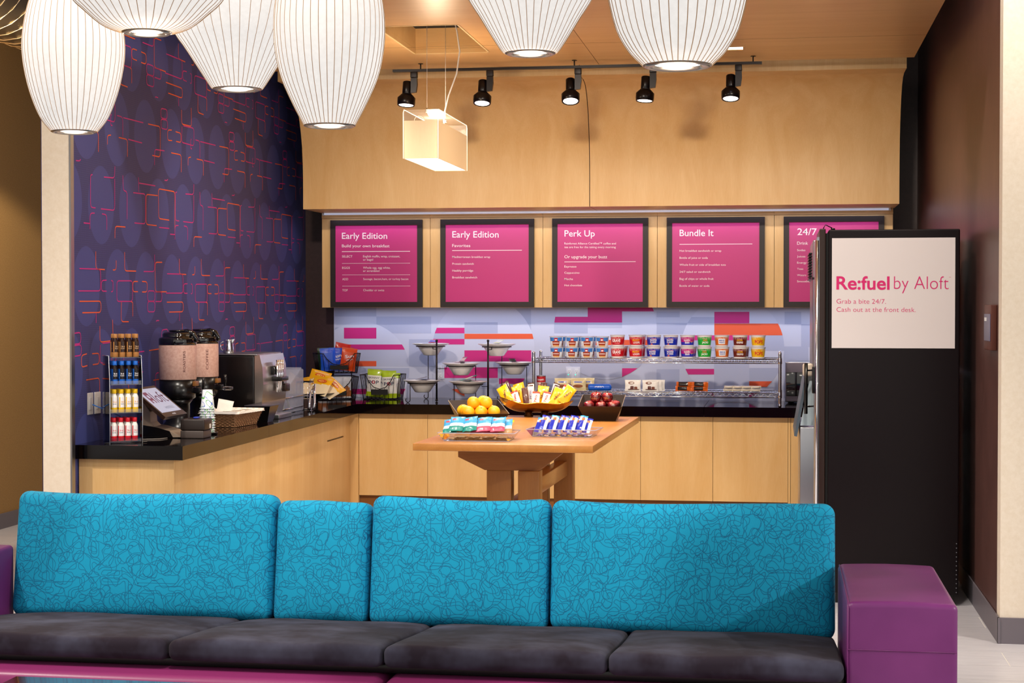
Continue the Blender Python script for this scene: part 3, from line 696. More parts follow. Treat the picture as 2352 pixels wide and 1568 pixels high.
# piping on the arms
for x0, x1, y0 in ((.246, .636, 6.18), (-3.76, -3.375, 6.14)):
    m = MB(); m.tube([(x0 + .004, y0 + .004, .08), (x0 + .004, y0 + .004, .6), (x0 + .006, y0 + .03, .617), (x0 + .006, 7.09, .617)], .0035, 6)
    m.tube([(x0 + .004, y0 - .001, .45), (x1 - .004, y0 - .001, .45)], .002, 5)
    m.xf(S).build('piping', mat('purple_piping', '#6e2868', .4), sofa)
xs_f = [-3.37, -2.03, -.905, .243]
BR = [at(x, 1300, Y=7.2).x for x in (53, 643.5, 860, 1268.5, 1919)]
lean = math.radians(9)
for i in range(4):
    x0, x1 = BR[i] + .004, BR[i + 1] - .004
    hgt = .555 if i != 1 else .535
    def fb(q, h, s_=i):
        u, v = q.x / h[0], q.z / h[2]
        b = .028 * (1 - u ** 4) * (1 - v ** 4)
        q = q + Vector((0, -b if q.y < 0 else b * .3, 0))
        if v > .8: q.z += .008 * (abs(u) ** 3) - .004 + .005 * math.sin(3 * u + s_ * 2)
        if v < -.8: q.z += .006 * math.sin(2.2 * u + s_)
        return q
    m = MB().rbox(x0, x1, -.08, .08, 0, hgt, r=.05, seg=4, mid=(16, 1, 10), fn=fb)
    pp = MB(); hx = (x1 - x0) / 2; cx = (x0 + x1) / 2
    def P_(u, v): q = fb(Vector((u * hx, -.078, v * hgt / 2)), (hx, .08, hgt / 2)); return Vector((q.x + cx, q.y + .032 * (max(abs(u), abs(v)) > .9), q.z + hgt / 2))
    ru, rv = 1 - .02 / hx, 1 - .02 / (hgt / 2)
    M = S @ Matrix.Translation((0, 7.12, .302)) @ Matrix.Rotation(-lean, 4, 'X')
    loop = [(u, rv) for u in [-ru + 2 * ru * k / 20 for k in range(21)]] + [(ru, v) for v in [rv - 2 * rv * k / 10 for k in range(1, 11)]] + [(u, -rv) for u in [ru - 2 * ru * k / 20 for k in range(1, 21)]] + [(-ru, v) for v in [-rv + 2 * rv * k / 10 for k in range(1, 10)]]
    o = m.xf(M).build('back_cushion', fab, sofa)
sx = [at(383, 1500, Y=6.15).x, at(878, 1520, Y=6.15).x, at(1395, 1530, Y=6.15).x]
sxs = [-3.37, sx[0], sx[1], sx[2], .24]
for i in range(4):
    def fs(q, h, s_=i):
        u, v = q.x / h[0], q.y / h[1]
        if q.z > 0: q = q + Vector((0, 0, .02 * (1 - u ** 4) * (1 - v ** 4) + .004 * math.sin(5 * u + s_) * math.cos(3 * v)))
        q = q + Vector((0, 0, -.05 * (v + 1)))
        return q
    SF('seat_cushion', seatf, sxs[i] + .003, sxs[i + 1] - .003, 6.14, 7.15, .333, .415, r=.03, mid=(12, 8, 1), fn=fs)
xm = at(868, 1560, Y=6.05).x
SF('base', VINR, -3.373, xm - .003, 6.03, 6.95, .07, .298, r=.045, mid=(4, 2, 1), seg=4); SF('seat_gap_shade', BLK, -3.36, .24, 6.22, 6.5, .2985, .3325, r=.002, seg=1); SF('base', VINR, xm + .003, .243, 6.03, 6.95, .07, .298, r=.045, mid=(4, 2, 1), seg=4)  # black box added to darken the gap under the seat cushions
SF('arm_skirt', VINR, .25, .668, 6.2, 7.1, .072, .20, r=.02); SF('back_frame', VIN, -3.34, .2, 7.33, 7.42, .07, .60, r=.02)
SF('plinth', mat('dark_plinth', '#3a1626', .5), -3.7, .6, 6.12, 7.35, 0, .069, r=.005, seg=1)
# coffee table
cf = thing('coffee_table', 'low wooden coffee table with glossy top in front of the sofa', 'table', (-1.9, 4.9, 0))
za = at(36, 1552, Z=.42); xL = za.x + 1.9; yF = za.y - 4.9
MB().rbox(xL, 1.0, -.55, yF, .385, .42, r=.004, seg=1).build('tabletop', wood('walnut_gloss', '#8a4e1c', '#6b3510', .08, 'x', coat=1), cf)
for x in (xL + .06, .94):
    for y in (-.5, yF - .06): MB().rbox(x - .03, x + .03, y - .03, y + .03, 0, .3845, r=.004, seg=1).build('leg', BLKM, cf)
# ============================================================ PENDANT LAMPS
SHELL = mat('glowing_lamp_skin', '#97928a', .6, emis='#fdfbfa', es=.72); t = NT(SHELL)
n = t.noise(t.obj(), 60, 3, .6); lw = t.n('LayerWeight'); lw.inputs[0].default_value = .35
s_ = t.math('SUBTRACT', t.math('ADD', .42, t.math('MULTIPLY', n, .14)), t.math('MULTIPLY', lw.outputs['Facing'], .0))
t.l(s_, t.b.inputs['Emission Strength'])
RIB = mat('lamp_rib', '#ae8a64', .6)
GLOW = mat('lamp_bulb_glow', '#ffffff', .5, emis='#fffdf6', es=2.2)
def smooth_prof(P, n=5):
    out = []
    for i in range(len(P) - 1):
        p0 = P[max(i - 1, 0)]; p1 = P[i]; p2 = P[i + 1]; p3 = P[min(i + 2, len(P) - 1)]
        for k in range(n):
            q = k / n
            out.append(tuple(.5 * (2 * p1[j] + (p2[j] - p0[j]) * q + (2 * p0[j] - 5 * p1[j] + 4 * p2[j] - p3[j]) * q * q + (3 * p1[j] - p0[j] - 3 * p2[j] + p3[j]) * q ** 3) for j in (0, 1)))
    return out + [P[-1]]
def bubble(px_, py_, w_px, prof_px, label, nrib=44, mirror=None, D=.17):
    """prof_px: (radius px, height above bottom px)"""
    sc = w_px / D; r = FW + RT * ((px_ - 1176) / F) - UP * ((py_ - 784) / F); p = CP + r * (F / sc)
    P = [(a / sc, b / sc) for a, b in prof_px]
    if mirror: P += [(a, 2 * mirror / sc - b) for a, b in reversed(P) if b < mirror / sc - 1e-4]
    P = smooth_prof(P); top = P[-1][1]; rb = P[0][0]
    L = thing('pendant_lamp', label, 'lamp', p, 0, 'white bubble pendant lamps')
    m = MB(); m.lathe(P, 64, cap=False); m.build('shade', SHELL, L)
    m = MB()
    for k in range(nrib):
        a = 2 * PI * (k + .5) / nrib
        m.tube([((q[0] + .0006) * math.cos(a), (q[0] + .0006) * math.sin(a), q[1]) for q in P[::2] + ([P[-1]] if (len(P) - 1) % 2 else [])], .00105, 4)
    m.build('rib', RIB, L)
    m = MB(); m.lathe([(rb * .70, .004), (rb * .74, -.004), (rb * .9, -.006), (rb * 1.0, -.002), (rb * 1.01, .004)], 48, cap=False); m.build('bottom_ring', mat('satin_ring', '#8a8078', .25, .9), L)
    m = MB(); m.lathe([(rb * .71, .003), (.001, .006)], 32, cap=False); m.build('diffuser', GLOW, L)
    m = MB(); m.lathe([(P[-1][0] * 1.02, top - .003), (P[-1][0] * .9, top + .012), (.02, top + .02), (.02, top + .05)], 32); m.build('top_cap', mat('satin_ring'), L)
    m = MB(); m.tube([(0, 0, top + .05), (0, 0, 5.0 - p.z)], .004, 6); m.build('cord', WPLAS, L)
    light('bubble_lamp', 'POINT', p - Vector((0, 0, .09)), 2, (1, .9, .78), shadow_soft_size=.08)
cig = [(58, 0), (88, 55), (111, 109), (123, 164), (127, 218), (127, 225)]
bubble(170, 302, 104, [(52, 0), (76, 32), (97, 85), (110, 140), (115, 192)], 'elongated white bubble pendant lamp hanging beside the beige wall end', mirror=192)
bubble(337, 74, 115, [(57, 0), (82, 7), (108, 20), (142, 49), (170, 76), (200, 125), (215, 180), (217, 200)], 'round white bubble pendant lamp above the elongated one', mirror=200, D=.14)
bubble(545, 204, 112, [(56, 0), (62, 6), (88, 46), (118, 92), (143, 128), (172, 190), (186, 250), (184, 300), (160, 360), (118, 405), (60, 430)], 'white tapered bubble pendant lamp in front of the purple wallpaper', D=.19)
bubble(757, 288, 118, [(59, 0), (88, 57), (111, 111), (123, 166), (127, 222)], 'elongated white bubble pendant lamp in front of the left end of the curved soffit', mirror=222)
bubble(1218, 122, 117, [(58, 0), (66, 5), (88, 38), (114, 80), (142, 124), (175, 190), (190, 260), (186, 310), (160, 370), (118, 415), (60, 440)], 'white tapered bubble pendant lamp hanging over the track spotlights')
bubble(1556, 150, 160, [(79, 0), (86, 6), (112, 33), (139, 80), (158, 152), (165, 205), (166, 235)], 'largest elongated white bubble pendant lamp hanging in front of the wooden ceiling', mirror=235)

# ============================================================ BOX PENDANT
bx = thing('box_pendant', 'box shaped maple and acrylic pendant lamp hanging from the ceiling recess', 'lamp', (-2.197, 10.8, 2.605))
hw, hl = .11, .49; zt = .235; za_ = .305
MB().box(-hw, hw, -hl, -hl + .006, 0, zt).build('end_panel', wood('glowing_pale_maple', '#f0d8ae', '#e6c898', .4, 'z'), bx)
NT(MATS['glowing_pale_maple']).b.inputs['Emission Color'].default_value = lin('#f0cf9c'); NT(MATS['glowing_pale_maple']).b.inputs['Emission Strength'].default_value = .2  # slight emission stands in for lamplight shining through the maple
MB().box(-hw, hw, hl - .006, hl, 0, zt).build('end_panel', MATS['glowing_pale_maple'], bx)
sat = mat('glowing_champagne_foil', '#e9cfa8', .3, .2, emis='#e6c79a', es=.16)  # faint glow put into the foil so the sides look lighter
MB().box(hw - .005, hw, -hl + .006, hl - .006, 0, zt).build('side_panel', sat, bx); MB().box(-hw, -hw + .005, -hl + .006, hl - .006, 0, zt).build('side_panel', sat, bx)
MB().box(-hw + .005, hw - .005, -hl + .006, hl - .006, .004, .01).build('diffuser', mat('box_glow', '#ffffff', .5, emis='#fffaf0', es=2.4), bx)
path = [(-hl - .004, 0), (-hl - .004, za_ - .02), (-hl + .016, za_), (hl - .016, za_), (hl + .004, za_ - .02), (hl + .004, 0)]
m = MB()
for i in range(len(path) - 1):
    (a, b), (c, d) = path[i], path[i + 1]
    m.add([(-hw, a, b), (hw, a, b), (hw, c, d), (-hw, c, d)], [(0, 1, 2, 3)])
m.build('acrylic_cover', mat('cover_acrylic', '#ffffff', .08, alpha=.13), bx)
m = MB()
for x in (-hw, hw): m.tube([(x, a, b) for a, b in path], .0028, 6)
m.build('acrylic_edge', mat('lit_acrylic_edge', '#fff6e6', .2, emis='#fff2dc', es=.5), bx)
for y in (-.3, .3):
    MB().tube([(0, y, za_), (0, y, ZC + .17 - 2.605)], .0014, 5).build('suspension_wire', WPLAS, bx)
    MB().lathe([(.011, za_), (.011, za_ + .025), (.004, za_ + .03)], 10, (0, y, 0)).build('wire_grip', CHROME, bx)
pts = [(.05, .0, za_ - .05), (.05, .0, za_ + .02), (.07, .05, za_ + .15), (.11, .12, za_ + .30), (.125, .15, za_ + .45), (.11, .13, za_ + .58), (.09, .12, ZC + .17 - 2.605)]
m = MB(); m.tube(pts, .005, 8); m.build('cable', WPLAS, bx)
for y in (-hl + .04, hl - .1): MB().tube([(-.02 + .03 * math.cos(a), y, zt + .004 + .028 * math.sin(a)) for a in [PI * q / 10 for q in range(11)]], .0018, 5).build('inner_wire', WPLAS, bx)
light('box_pendant_lamp', 'POINT', (-2.197, 10.8, 2.605 + .27), 10, (1, .80, .56), shadow_soft_size=.06)

# ============================================================ TRACK LIGHTS
YT = 11.8; zt0 = 3.352
p0, p1 = at(903, 165, Y=YT), at(1750, 149, Y=YT)
tr = thing('track_rail', 'black ceiling track rail carrying five spotlights below the wooden ceiling', 'track', ((p0.x + p1.x) / 2, YT, zt0)); hw = (p1.x - p0.x) / 2
MB().box(-hw, hw, -.018, .018, 0, .018).build('rail', BLKM, tr)
for x in (-hw + .2, -.0, hw - .06, hw * .45): MB().tube([(x, 0, .018), (x, 0, ZC - zt0)], .005, 6).lathe([(.018, ZC - zt0 - .004), (.018, ZC - zt0 - .0005)], 10, (x, 0, 0)).build('stem', BLKM, tr)
LENS = mat('spot_lens_glow', '#ffffff', .5, emis='#fff8ee', es=5)
HX = [at(x, 215, Y=YT).x for x in (936, 1110, 1312, 1484, 1680)]
tilts = [(-8, 2), (-15, 0), (-20, -3), (-6, 3), (-14, 0)]
first = None
for i, x in enumerate(HX):
    lab = ['black track spotlight near the end of the rail above the box pendant', 'black track spotlight second along the rail, beside the box pendant cable', 'black track spotlight at the middle of the rail by the soffit seam',
           'black track spotlight below the largest bubble lamp', 'black track spotlight at the rail end beneath the recessed light'][i]
    if first is None:
        h = thing('track_spotlight', lab, 'spotlight', (x, YT, zt0), 0, 'track spotlights'); first = h
        ofs = .048
        m = MB(); m.rbox(ofs - .024, ofs + .024, -.02, .02, -.042, -.0005, r=.004); m.build('adapter', BLKM, h)
        m = MB(); m.prism([(ofs - .022, -.044), (ofs + .022, -.044), (ofs + .024, -.09), (ofs + .016, -.145), (ofs - .022, -.15)], 'y', -.016, .016); m.build('arm', BLKM, h)
        m = MB(); m.lathe([(.03, 0), (.033, .004), (.033, .085), (.028, .09)], 24); m.lathe([(.052, -.078), (.056, -.085), (.062, -.083), (.064, -.06), (.064, -.03), (.036, -.001), (.033, .0)], 28, cap=False)
        body = m.build('can', mat('black_can', '#120d0f', .28, .4), h); body.location = (-.005, 0, -.155)
        m = MB(); m.lathe([(.051, -.080), (.001, -.079)], 24, cap=False); ln = m.build('lens', LENS, body)
    else: h = dup(first, (x, YT, zt0), None, lab)
    b = [c for c in h.children if c.name.startswith('can')][0]
    b.rotation_euler = (math.radians(tilts[i][0]), math.radians(tilts[i][1]), 0)
    aim = [(-2.6, 11.5, 1), (-2.2, 10.8, .9), (-1.5, 10.4, .9), (-.9, 11.6, .9), (-.3, 11.0, .9)][i]
    light('spot_lamp', 'SPOT', (x - .005, YT - .02, zt0 - .27), 110, (1, .82, .62), aim=aim, spot_size=1.25, spot_blend=.6, shadow_soft_size=.04)
# ============================================================ SMALL THINGS: HELPERS
from mathutils import noise as _nz
def pillow_y(u, v, t, crimp=.07):
    if v <= crimp or v >= 1 - crimp: return .0008
    vv = (v - crimp) / (1 - 2 * crimp)
    return .0008 + t / 2 * max(0, 1 - abs(u) ** 2.6) ** .6 * max(0, math.sin(PI * vv)) ** .5
def pillow(w, h, t, nx=10, ny=14, crimp=.07, fn=None, wob=.004, seed=0):
    m = MB(); idx = {}
    for side in (-1, 1):
        o = len(m.v)
        for j in range(ny + 1):
            for i in range(nx + 1):
                u = -1 + 2 * i / nx; v = j / ny
                off = wob * _nz.noise(Vector((u * 1.7 + seed * 3.1, v * 2.9, seed * 1.3)))
                cr = wob * .5 * _nz.noise(Vector((u * 5 + seed, v * 7, side * 3.0)))
                m.v.append(Vector((u * w / 2 * (1 - .05 * math.sin(PI * v)), side * (pillow_y(u, v, t, crimp) + (cr if abs(u) < .95 and crimp < v < 1 - crimp else 0)) + off, v * h)))
        for j in range(ny):
            for i in range(nx):
                a = o + j * (nx + 1) + i
                m.f.append([a, a + 1, a + nx + 2, a + nx + 1] if side < 0 else [a, a + nx + 1, a + nx + 2, a + 1])
                m.m.append(fn(-1 + 2 * (i + .5) / nx, (j + .5) / ny, side) if fn else 0); m.s.append(True)
    return m
def bag_text(m, s_, w, h, t, u0, u1, v0, v1, mi, bold=.01, rot=0, crimp=.07, seed=0, wob=.004):
    vs, fs, wd = txt(s_, bold); pts = []
    cu, cv = (u0 + u1) / 2, (v0 + v1) / 2; sx_, sy_ = (u1 - u0) * w / 2, (v1 - v0) * h
    for x, y in vs:
        dx, dy = (x / wd - .5) * sx_, (y - .5) * sy_
        X, Z = dx * math.cos(rot) - dy * math.sin(rot) + cu * w / 2, dx * math.sin(rot) + dy * math.cos(rot) + cv * h
        u, v = X / (w / 2), Z / h
        off = wob * _nz.noise(Vector((u * 1.7 + seed * 3.1, v * 2.9, seed * 1.3)))
        pts.append((X * (1 - .05 * math.sin(PI * v)), -pillow_y(u, v, t, crimp) - .0018 - wob * .3 + off, Z))
    m.add(pts, fs, mi)
def foil(name, c='#808080', rough=.28): return mat(name, c, rough, 0, coat=.5)
def bag(name, label, cat, loc, rot, w, h, t, mats, fn=None, texts=(), group=None, seed=0, wob=.004, nx=10, ny=14, prints=()):
    m = pillow(w, h, t, nx, ny, fn=fn, seed=seed, wob=wob)
    o = m.build(name, mats, None, loc, rot, fix=False); tag(o, label, cat, group)
    if prints:
        q = MB(); tm = []
        for (shape, u0, v0, ru, rv, mt) in prints:
            if mt not in tm: tm.append(mt)
            P = lambda u, v, e=0: (u * w / 2 * (1 - .05 * math.sin(PI * v)), -pillow_y(u, v, t) - .0012 - wob * .35 - e + wob * _nz.noise(Vector((u * 1.7 + seed * 3.1, v * 2.9, seed * 1.3))), v * h)
            n_ = 20; rings = [(k_ + 1) / 3 for k_ in range(3)]; e = .0003 * len(q.f) ** 0
            def bd(a):
                c_, s__ = math.cos(a), math.sin(a)
                if shape == 'e': return c_, s__
                k_ = max(abs(c_), abs(s__)); return c_ / k_, s__ / k_
            o0 = len(q.v); vs = [P(u0, v0, e)] + [P(u0 + ru * r_ * bd(2 * PI * k_ / n_)[0], v0 + rv * r_ * bd(2 * PI * k_ / n_)[1], e) for r_ in rings for k_ in range(n_)]
            fs = [(0, 1 + k_, 1 + (k_ + 1) % n_) for k_ in range(n_)]
            for r_ in range(2): fs += [(1 + r_ * n_ + k_, 1 + (r_ + 1) * n_ + k_, 1 + (r_ + 1) * n_ + (k_ + 1) % n_, 1 + r_ * n_ + (k_ + 1) % n_) for k_ in range(n_)]
            q.add(vs, fs, tm.index(mt))
        stuff(q.build('print', tm, o, fix=False))
    if texts:
        q = MB(); tm = []
        for (s_, u0, u1, v0, v1, mt, bold, rt_) in texts:
            if mt not in tm: tm.append(mt)
            bag_text(q, s_, w, h, t, u0, u1, v0, v1, tm.index(mt), bold, rt_, seed=seed, wob=wob)
        stuff(q.build('lettering', tm, o, fix=False))
    return o
def wrap_text(m, s_, r0, r1, z0, z1, a0, a1, tp, bs_, mi, bold=.01, eps=.0006):
    """lettering round a cone: radius r0 at z0 to r1 at z1, angles a0..a1 (0 = facing -y)"""
    vs, fs, wd = txt(s_, bold)
    pts = []
    for x, y in vs:
        a = a0 + (a1 - a0) * x / wd; z = bs_ + (tp - bs_) * y; r = r0 + (r1 - r0) * (z - z0) / (z1 - z0) + eps
        pts.append((r * math.sin(a), -r * math.cos(a), z))
    m.add(pts, fs, mi)
def wrap_patch(m, r0, r1, z0, z1, a0, a1, zb, zt, mi, n=6, eps=.0004):
    R = lambda z: r0 + (r1 - r0) * (z - z0) / (z1 - z0) + eps
    for k in range(n):
        b0 = a0 + (a1 - a0) * k / n; b1 = a0 + (a1 - a0) * (k + 1) / n
        m.add([(R(z) * math.sin(b), -R(z) * math.cos(b), z) for b, z in ((b0, zb), (b1, zb), (b1, zt), (b0, zt))], [(0, 1, 2, 3)], mi, True)

# ============================================================ BOTTLE RACK
RR = math.radians(36); RO = Vector((-3.655, 9.08, .92))
rk = thing('bottle_rack', 'four tier clear acrylic rack full of small drink bottles', 'rack', RO, RR)
tiers = [(.012, .0), (.172, .012), (.330, .022), (.482, .034)]
for z, sh in tiers: MB().box(-.088 + sh * .3, .088 + sh * .3, -.075 + sh * .2, .078, z - .004, z).build('shelf', ACR2, rk)
for s_ in (-1, 1):
    m = MB(); m.prism([(-.08, 0), (.08, 0), (.085, .2), (.08, .49), (-.06, .49), (-.082, .36), (-.085, .18)], 'x', s_ * .091 - .0015, s_ * .091 + .0015)
    m.build('side_panel', ACR, rk)
    m = MB(); P = [(-.08, 0), (-.085, .18), (-.082, .36), (-.06, .49), (.08, .49)]
    m.tube([(s_ * .092, a, b) for a, b in P], .0016, 5); m.build('panel_edge', mat('bright_acrylic_edge', '#dfe4ee', .15, 0, coat=1), rk)
m = MB(); m.tube([(-.12, -.07, .0035), (.12, -.07, .0035)], .0035, 6); m.build('base_rod', ACR2, rk)
for z, sh in tiers[:3]: MB().box(-.086, .086, -.081, -.079, z, z + .02).build('shelf_lip', ACR, rk)
def bottle_mesh(capc, bodyc, labc, txtc, nm, one):
    h = thing('drink_bottle', '', 'bottle')
    m = MB(); m.lathe([(.0155, 0, 1), (.017, .003, 1), (.017, .028, 0), (.017, .0285, 0), (.017, .082), (.0155, .092), (.0115, .102), (.0108, .108)], 16); m.build('body', [bodyc, capc], h)
    m = MB(); m.lathe([(.0128, .1065), (.0132, .108), (.0132, .128), (.0122, .130)], 16); m.build('cap', capc, h)
    m = MB(); wrap_patch(m, .017, .017, 0, .13, -1.1, 1.25, .030, .086, 0, 8, .0004)
    wrap_patch(m, .017, .017, 0, .13, -1.1, -.72, .030, .086, 1, 3, .0006)
    if one: wrap_text(m, '1', .017, .017, 0, .13, -.45, .45, .08, .035, 1, .02)
    else:
        wrap_text(m, '24', .017, .017, 0, .13, -.5, .75, .064, .053, 2, .02); wrap_text(m, 'PROTEIN', .017, .017, 0, .13, -.5, .75, .050, .045, 3, .02)
    m.build('label', [labc, capc, txtc, mat('dark_grey_ink', '#5a5560', .5) if labc.name.startswith('white') else txtc], h)
    return h
WL = mat('white_bottle_label', '#ece8ea', .4)
BOT = {'brown': bottle_mesh(mat('copper_cap', '#a9743f', .3), mat('dark_brown_bottle', '#2b160e', .2), mat('brown_bottle_label', '#2a150d', .35), mat('tan_ink', '#d9b084', .5), 'b', 0),
       'blue': bottle_mesh(mat('blue_cap', '#1b63c4', .3), mat('black_brown_bottle', '#1c0f0c', .2), mat('dark_bottle_label', '#160d10', .35), mat('white_ink', '#f0eef4', .5), 'u', 0),
       'yellow': bottle_mesh(mat('yellow_cap', '#e6bb12', .3), mat('white_bottle', '#ece8e2', .3), WL, mat('amber_ink', '#d8961c', .5), 'y', 0),
       'red': bottle_mesh(mat('red_cap', '#cc1426', .3), mat('white_bottle'), WL, mat('red_ink', '#d0182c', .5), 'r', 0)}
Mrk = Matrix.Translation(RO) @ Matrix.Rotation(RR, 4, 'Z')
for c_, (z, sh), nd in (('red', tiers[0], 3), ('yellow', tiers[1], 3), ('blue', tiers[2], 3), ('brown', tiers[3], 2)):
    used = False
    for j in range(nd):
        for i in range(4):
            p = Mrk @ Vector((-.062 + .0395 * i + sh * .3 + random.uniform(-.001, .001), -.052 + sh * .2 + .038 * j, z + .0003))
            where = 'front row' if j == 0 else 'middle row' if (j == 1 and nd == 3) else 'back row'
            lab = '%s capped bottle, %s of the %s rack tier, %s from the till' % (c_, where, {'red': 'bottom', 'yellow': 'second', 'blue': 'third', 'brown': 'top'}[c_], ('fourth', 'third', 'second', 'first')[i])
            rz = RR + random.uniform(-.25, .25)
            if not used: o = BOT[c_]; o.location = p; o.rotation_euler = (0, 0, rz); o['label'] = lab; used = True
            else: o = dup(BOT[c_], p, rz, lab)
            o['group'] = '%s capped bottles, %s' % (c_, where)

# ============================================================ TILL, PRINTER, CUPS
po = thing('till_terminal', 'touch screen till with tilted screen on a curved silver foot', 'till', (-3.58, 9.5, .92))
m = MB(); top = [(-.17, .07), (-.09, .075), (.0, .062), (.08, .04), (.145, .012)]
m.prism(top + [(.145, .006), (.0, .004), (-.17, .004)], 'y', -.09, .09); m.build('base_shell', mat('silver_beige_plastic', '#b9a490', .35, .4), po)
m = MB(); m.prism([(-.165, .0), (.13, .0), (.12, .006), (-.16, .006)], 'y', -.085, .085); m.prism(top[:4] + [(.10, .005), (-.165, .005)], 'y', -.0925, -.0905); m.build('base_side', BLK, po)
m = MB(); m.prism([(-.13, .06), (-.02, .06), (-.05, .09), (-.055, .15), (-.09, .2), (-.115, .2), (-.11, .12)], 'y', -.055, .055); m.build('stand', mat('silver_beige_plastic'), po)
A = Vector((.085, -.17, .127)); U = Vector((0, .36, 0)); V = Vector((-.205, 0, .165)); N = U.cross(V).normalized()
def quad3(m, u0, u1, v0, v1, n0, n1, mi=0):
    vs = [A + U * u + V * v + N * n for n in (n0, n1) for u, v in ((u0, v0), (u1, v0), (u1, v1), (u0, v1))]
    m.add(vs, [(0, 3, 2, 1), (4, 5, 6, 7), (0, 1, 5, 4), (1, 2, 6, 5), (2, 3, 7, 6), (3, 0, 4, 7)], mi)
m = MB(); quad3(m, 0, 1, 0, 1, -.022, 0); scb = m.build('screen_housing', mat('brown_black_bezel', '#2a1a14', .25), po)
m = MB(); quad3(m, .06, .94, .14, .93, 0, .0006); m.build('display', mat('lit_display', '#9fa6bd', .2, emis='#aab2cf', es=.28), scb)
m = MB()
def on_screen(s_, u0, u1, v0, v1, mi, bold): put_text(m, s_, lambda a, b: A + U * (u0 + (u1 - u0) * a) + V * (v0 + (v1 - v0) * b) + N * .0011, bold, mi)
on_screen('loft', .40, .88, .46, .82, 0, 0); on_screen('HOTELS', .42, .78, .24, .32, 1, 0); on_screen('POS', .42, .56, .05, .085, 2, .02)
quad3(m, .16, .34, .46, .82, .0007, .0011, 3); quad3(m, .21, .29, .62, .72, .0012, .0014, 4); quad3(m, .21, .29, .46, .54, .0012, .0014, 4)
m.build('screen_lettering', [mat('plum_ink', '#6a4a68', .4), mat('grey_ink', '#7d7f92', .4), mat('white_ink'), mat('plum_logo', '#7b4a68', .4), mat('lit_display')], scb)
pn = thing('receipt_printer', 'small black receipt printer beside the till', 'printer', (-3.362, 9.47, .92))
MB().rbox(-.07, .07, -.072, .072, 0, .045, r=.006).build('base', mat('grey_brown_plastic', '#4a403c', .4), pn)
MB().rbox(-.07, .076, -.072, .072, .046, .112, r=.008).build('lid', mat('dark_brown_plastic', '#2c2320', .35), pn)
MB().box(-.03, .02, -.05, .05, .112, .1135).build('paper_slot', BLK, pn); MB().rbox(-.01, .02, -.02, .02, .1135, .122, r=.004).build('button', mat('blue_button', '#2a3fb0', .3), pn)
MB().box(.0755, .0765, .02, .045, .055, .08).build('status_label', WPLAS, pn)
cw = mat('white_paper_cup', '#eceef2', .5); t = NT(cw)
v1 = t.noise(t.obj((1, 1, 1), (3, 1, 2)), 22, 0); v2 = t.noise(t.obj((1, 1, 1), (9, 5, 7)), 22, 0)
l1 = t.math('LESS_THAN', t.math('ABSOLUTE', t.math('SUBTRACT', v1, .5)), .02); l2 = t.math('LESS_THAN', t.math('ABSOLUTE', t.math('SUBTRACT', v2, .47)), .012)
t.color(t.mix(l2, t.mix(l1, '#eceef2', '#5aa84a'), '#3b62c4'))
tray = tag(MB().lathe([(.055, 0), (.06, .004), (.06, .014), (.052, .014), (.05, .006)], 24).build('cup_tray', BLK, None, (-3.385, 9.74, .92)), 'round black tray under the stack of paper cups', 'tray')
cup0 = None
for k in range(11):
    z = .9268 + k * .0145
    lab = 'white paper cup turned upside down, topmost of the stack, with blue and green strokes' if k == 10 else 'upside down white paper cup below the topmost in the stack by the printer'
    if cup0 is None:
        cup0 = thing('paper_cup', lab, 'cup', (-3.385, 9.74, z), 0, 'stacked paper cups')
        m = MB(); m.lathe([(.0415, .004), (.029, .115), (.0275, .115), (.0275, .113), (.001, .113)], 28, cap=False); m.build('wall', cw, cup0)
        m = MB(); m.tube([(.0445 * math.cos(a), .0445 * math.sin(a), .004) for a in [2 * PI * q / 28 for q in range(28)]], .0027, 6, True); m.build('rim', cw, cup0)
    else:
        o = dup(cup0, (-3.385 + random.uniform(-.001, .001), 9.74, z), k * .7, lab)
        if k == 10: del o['group']

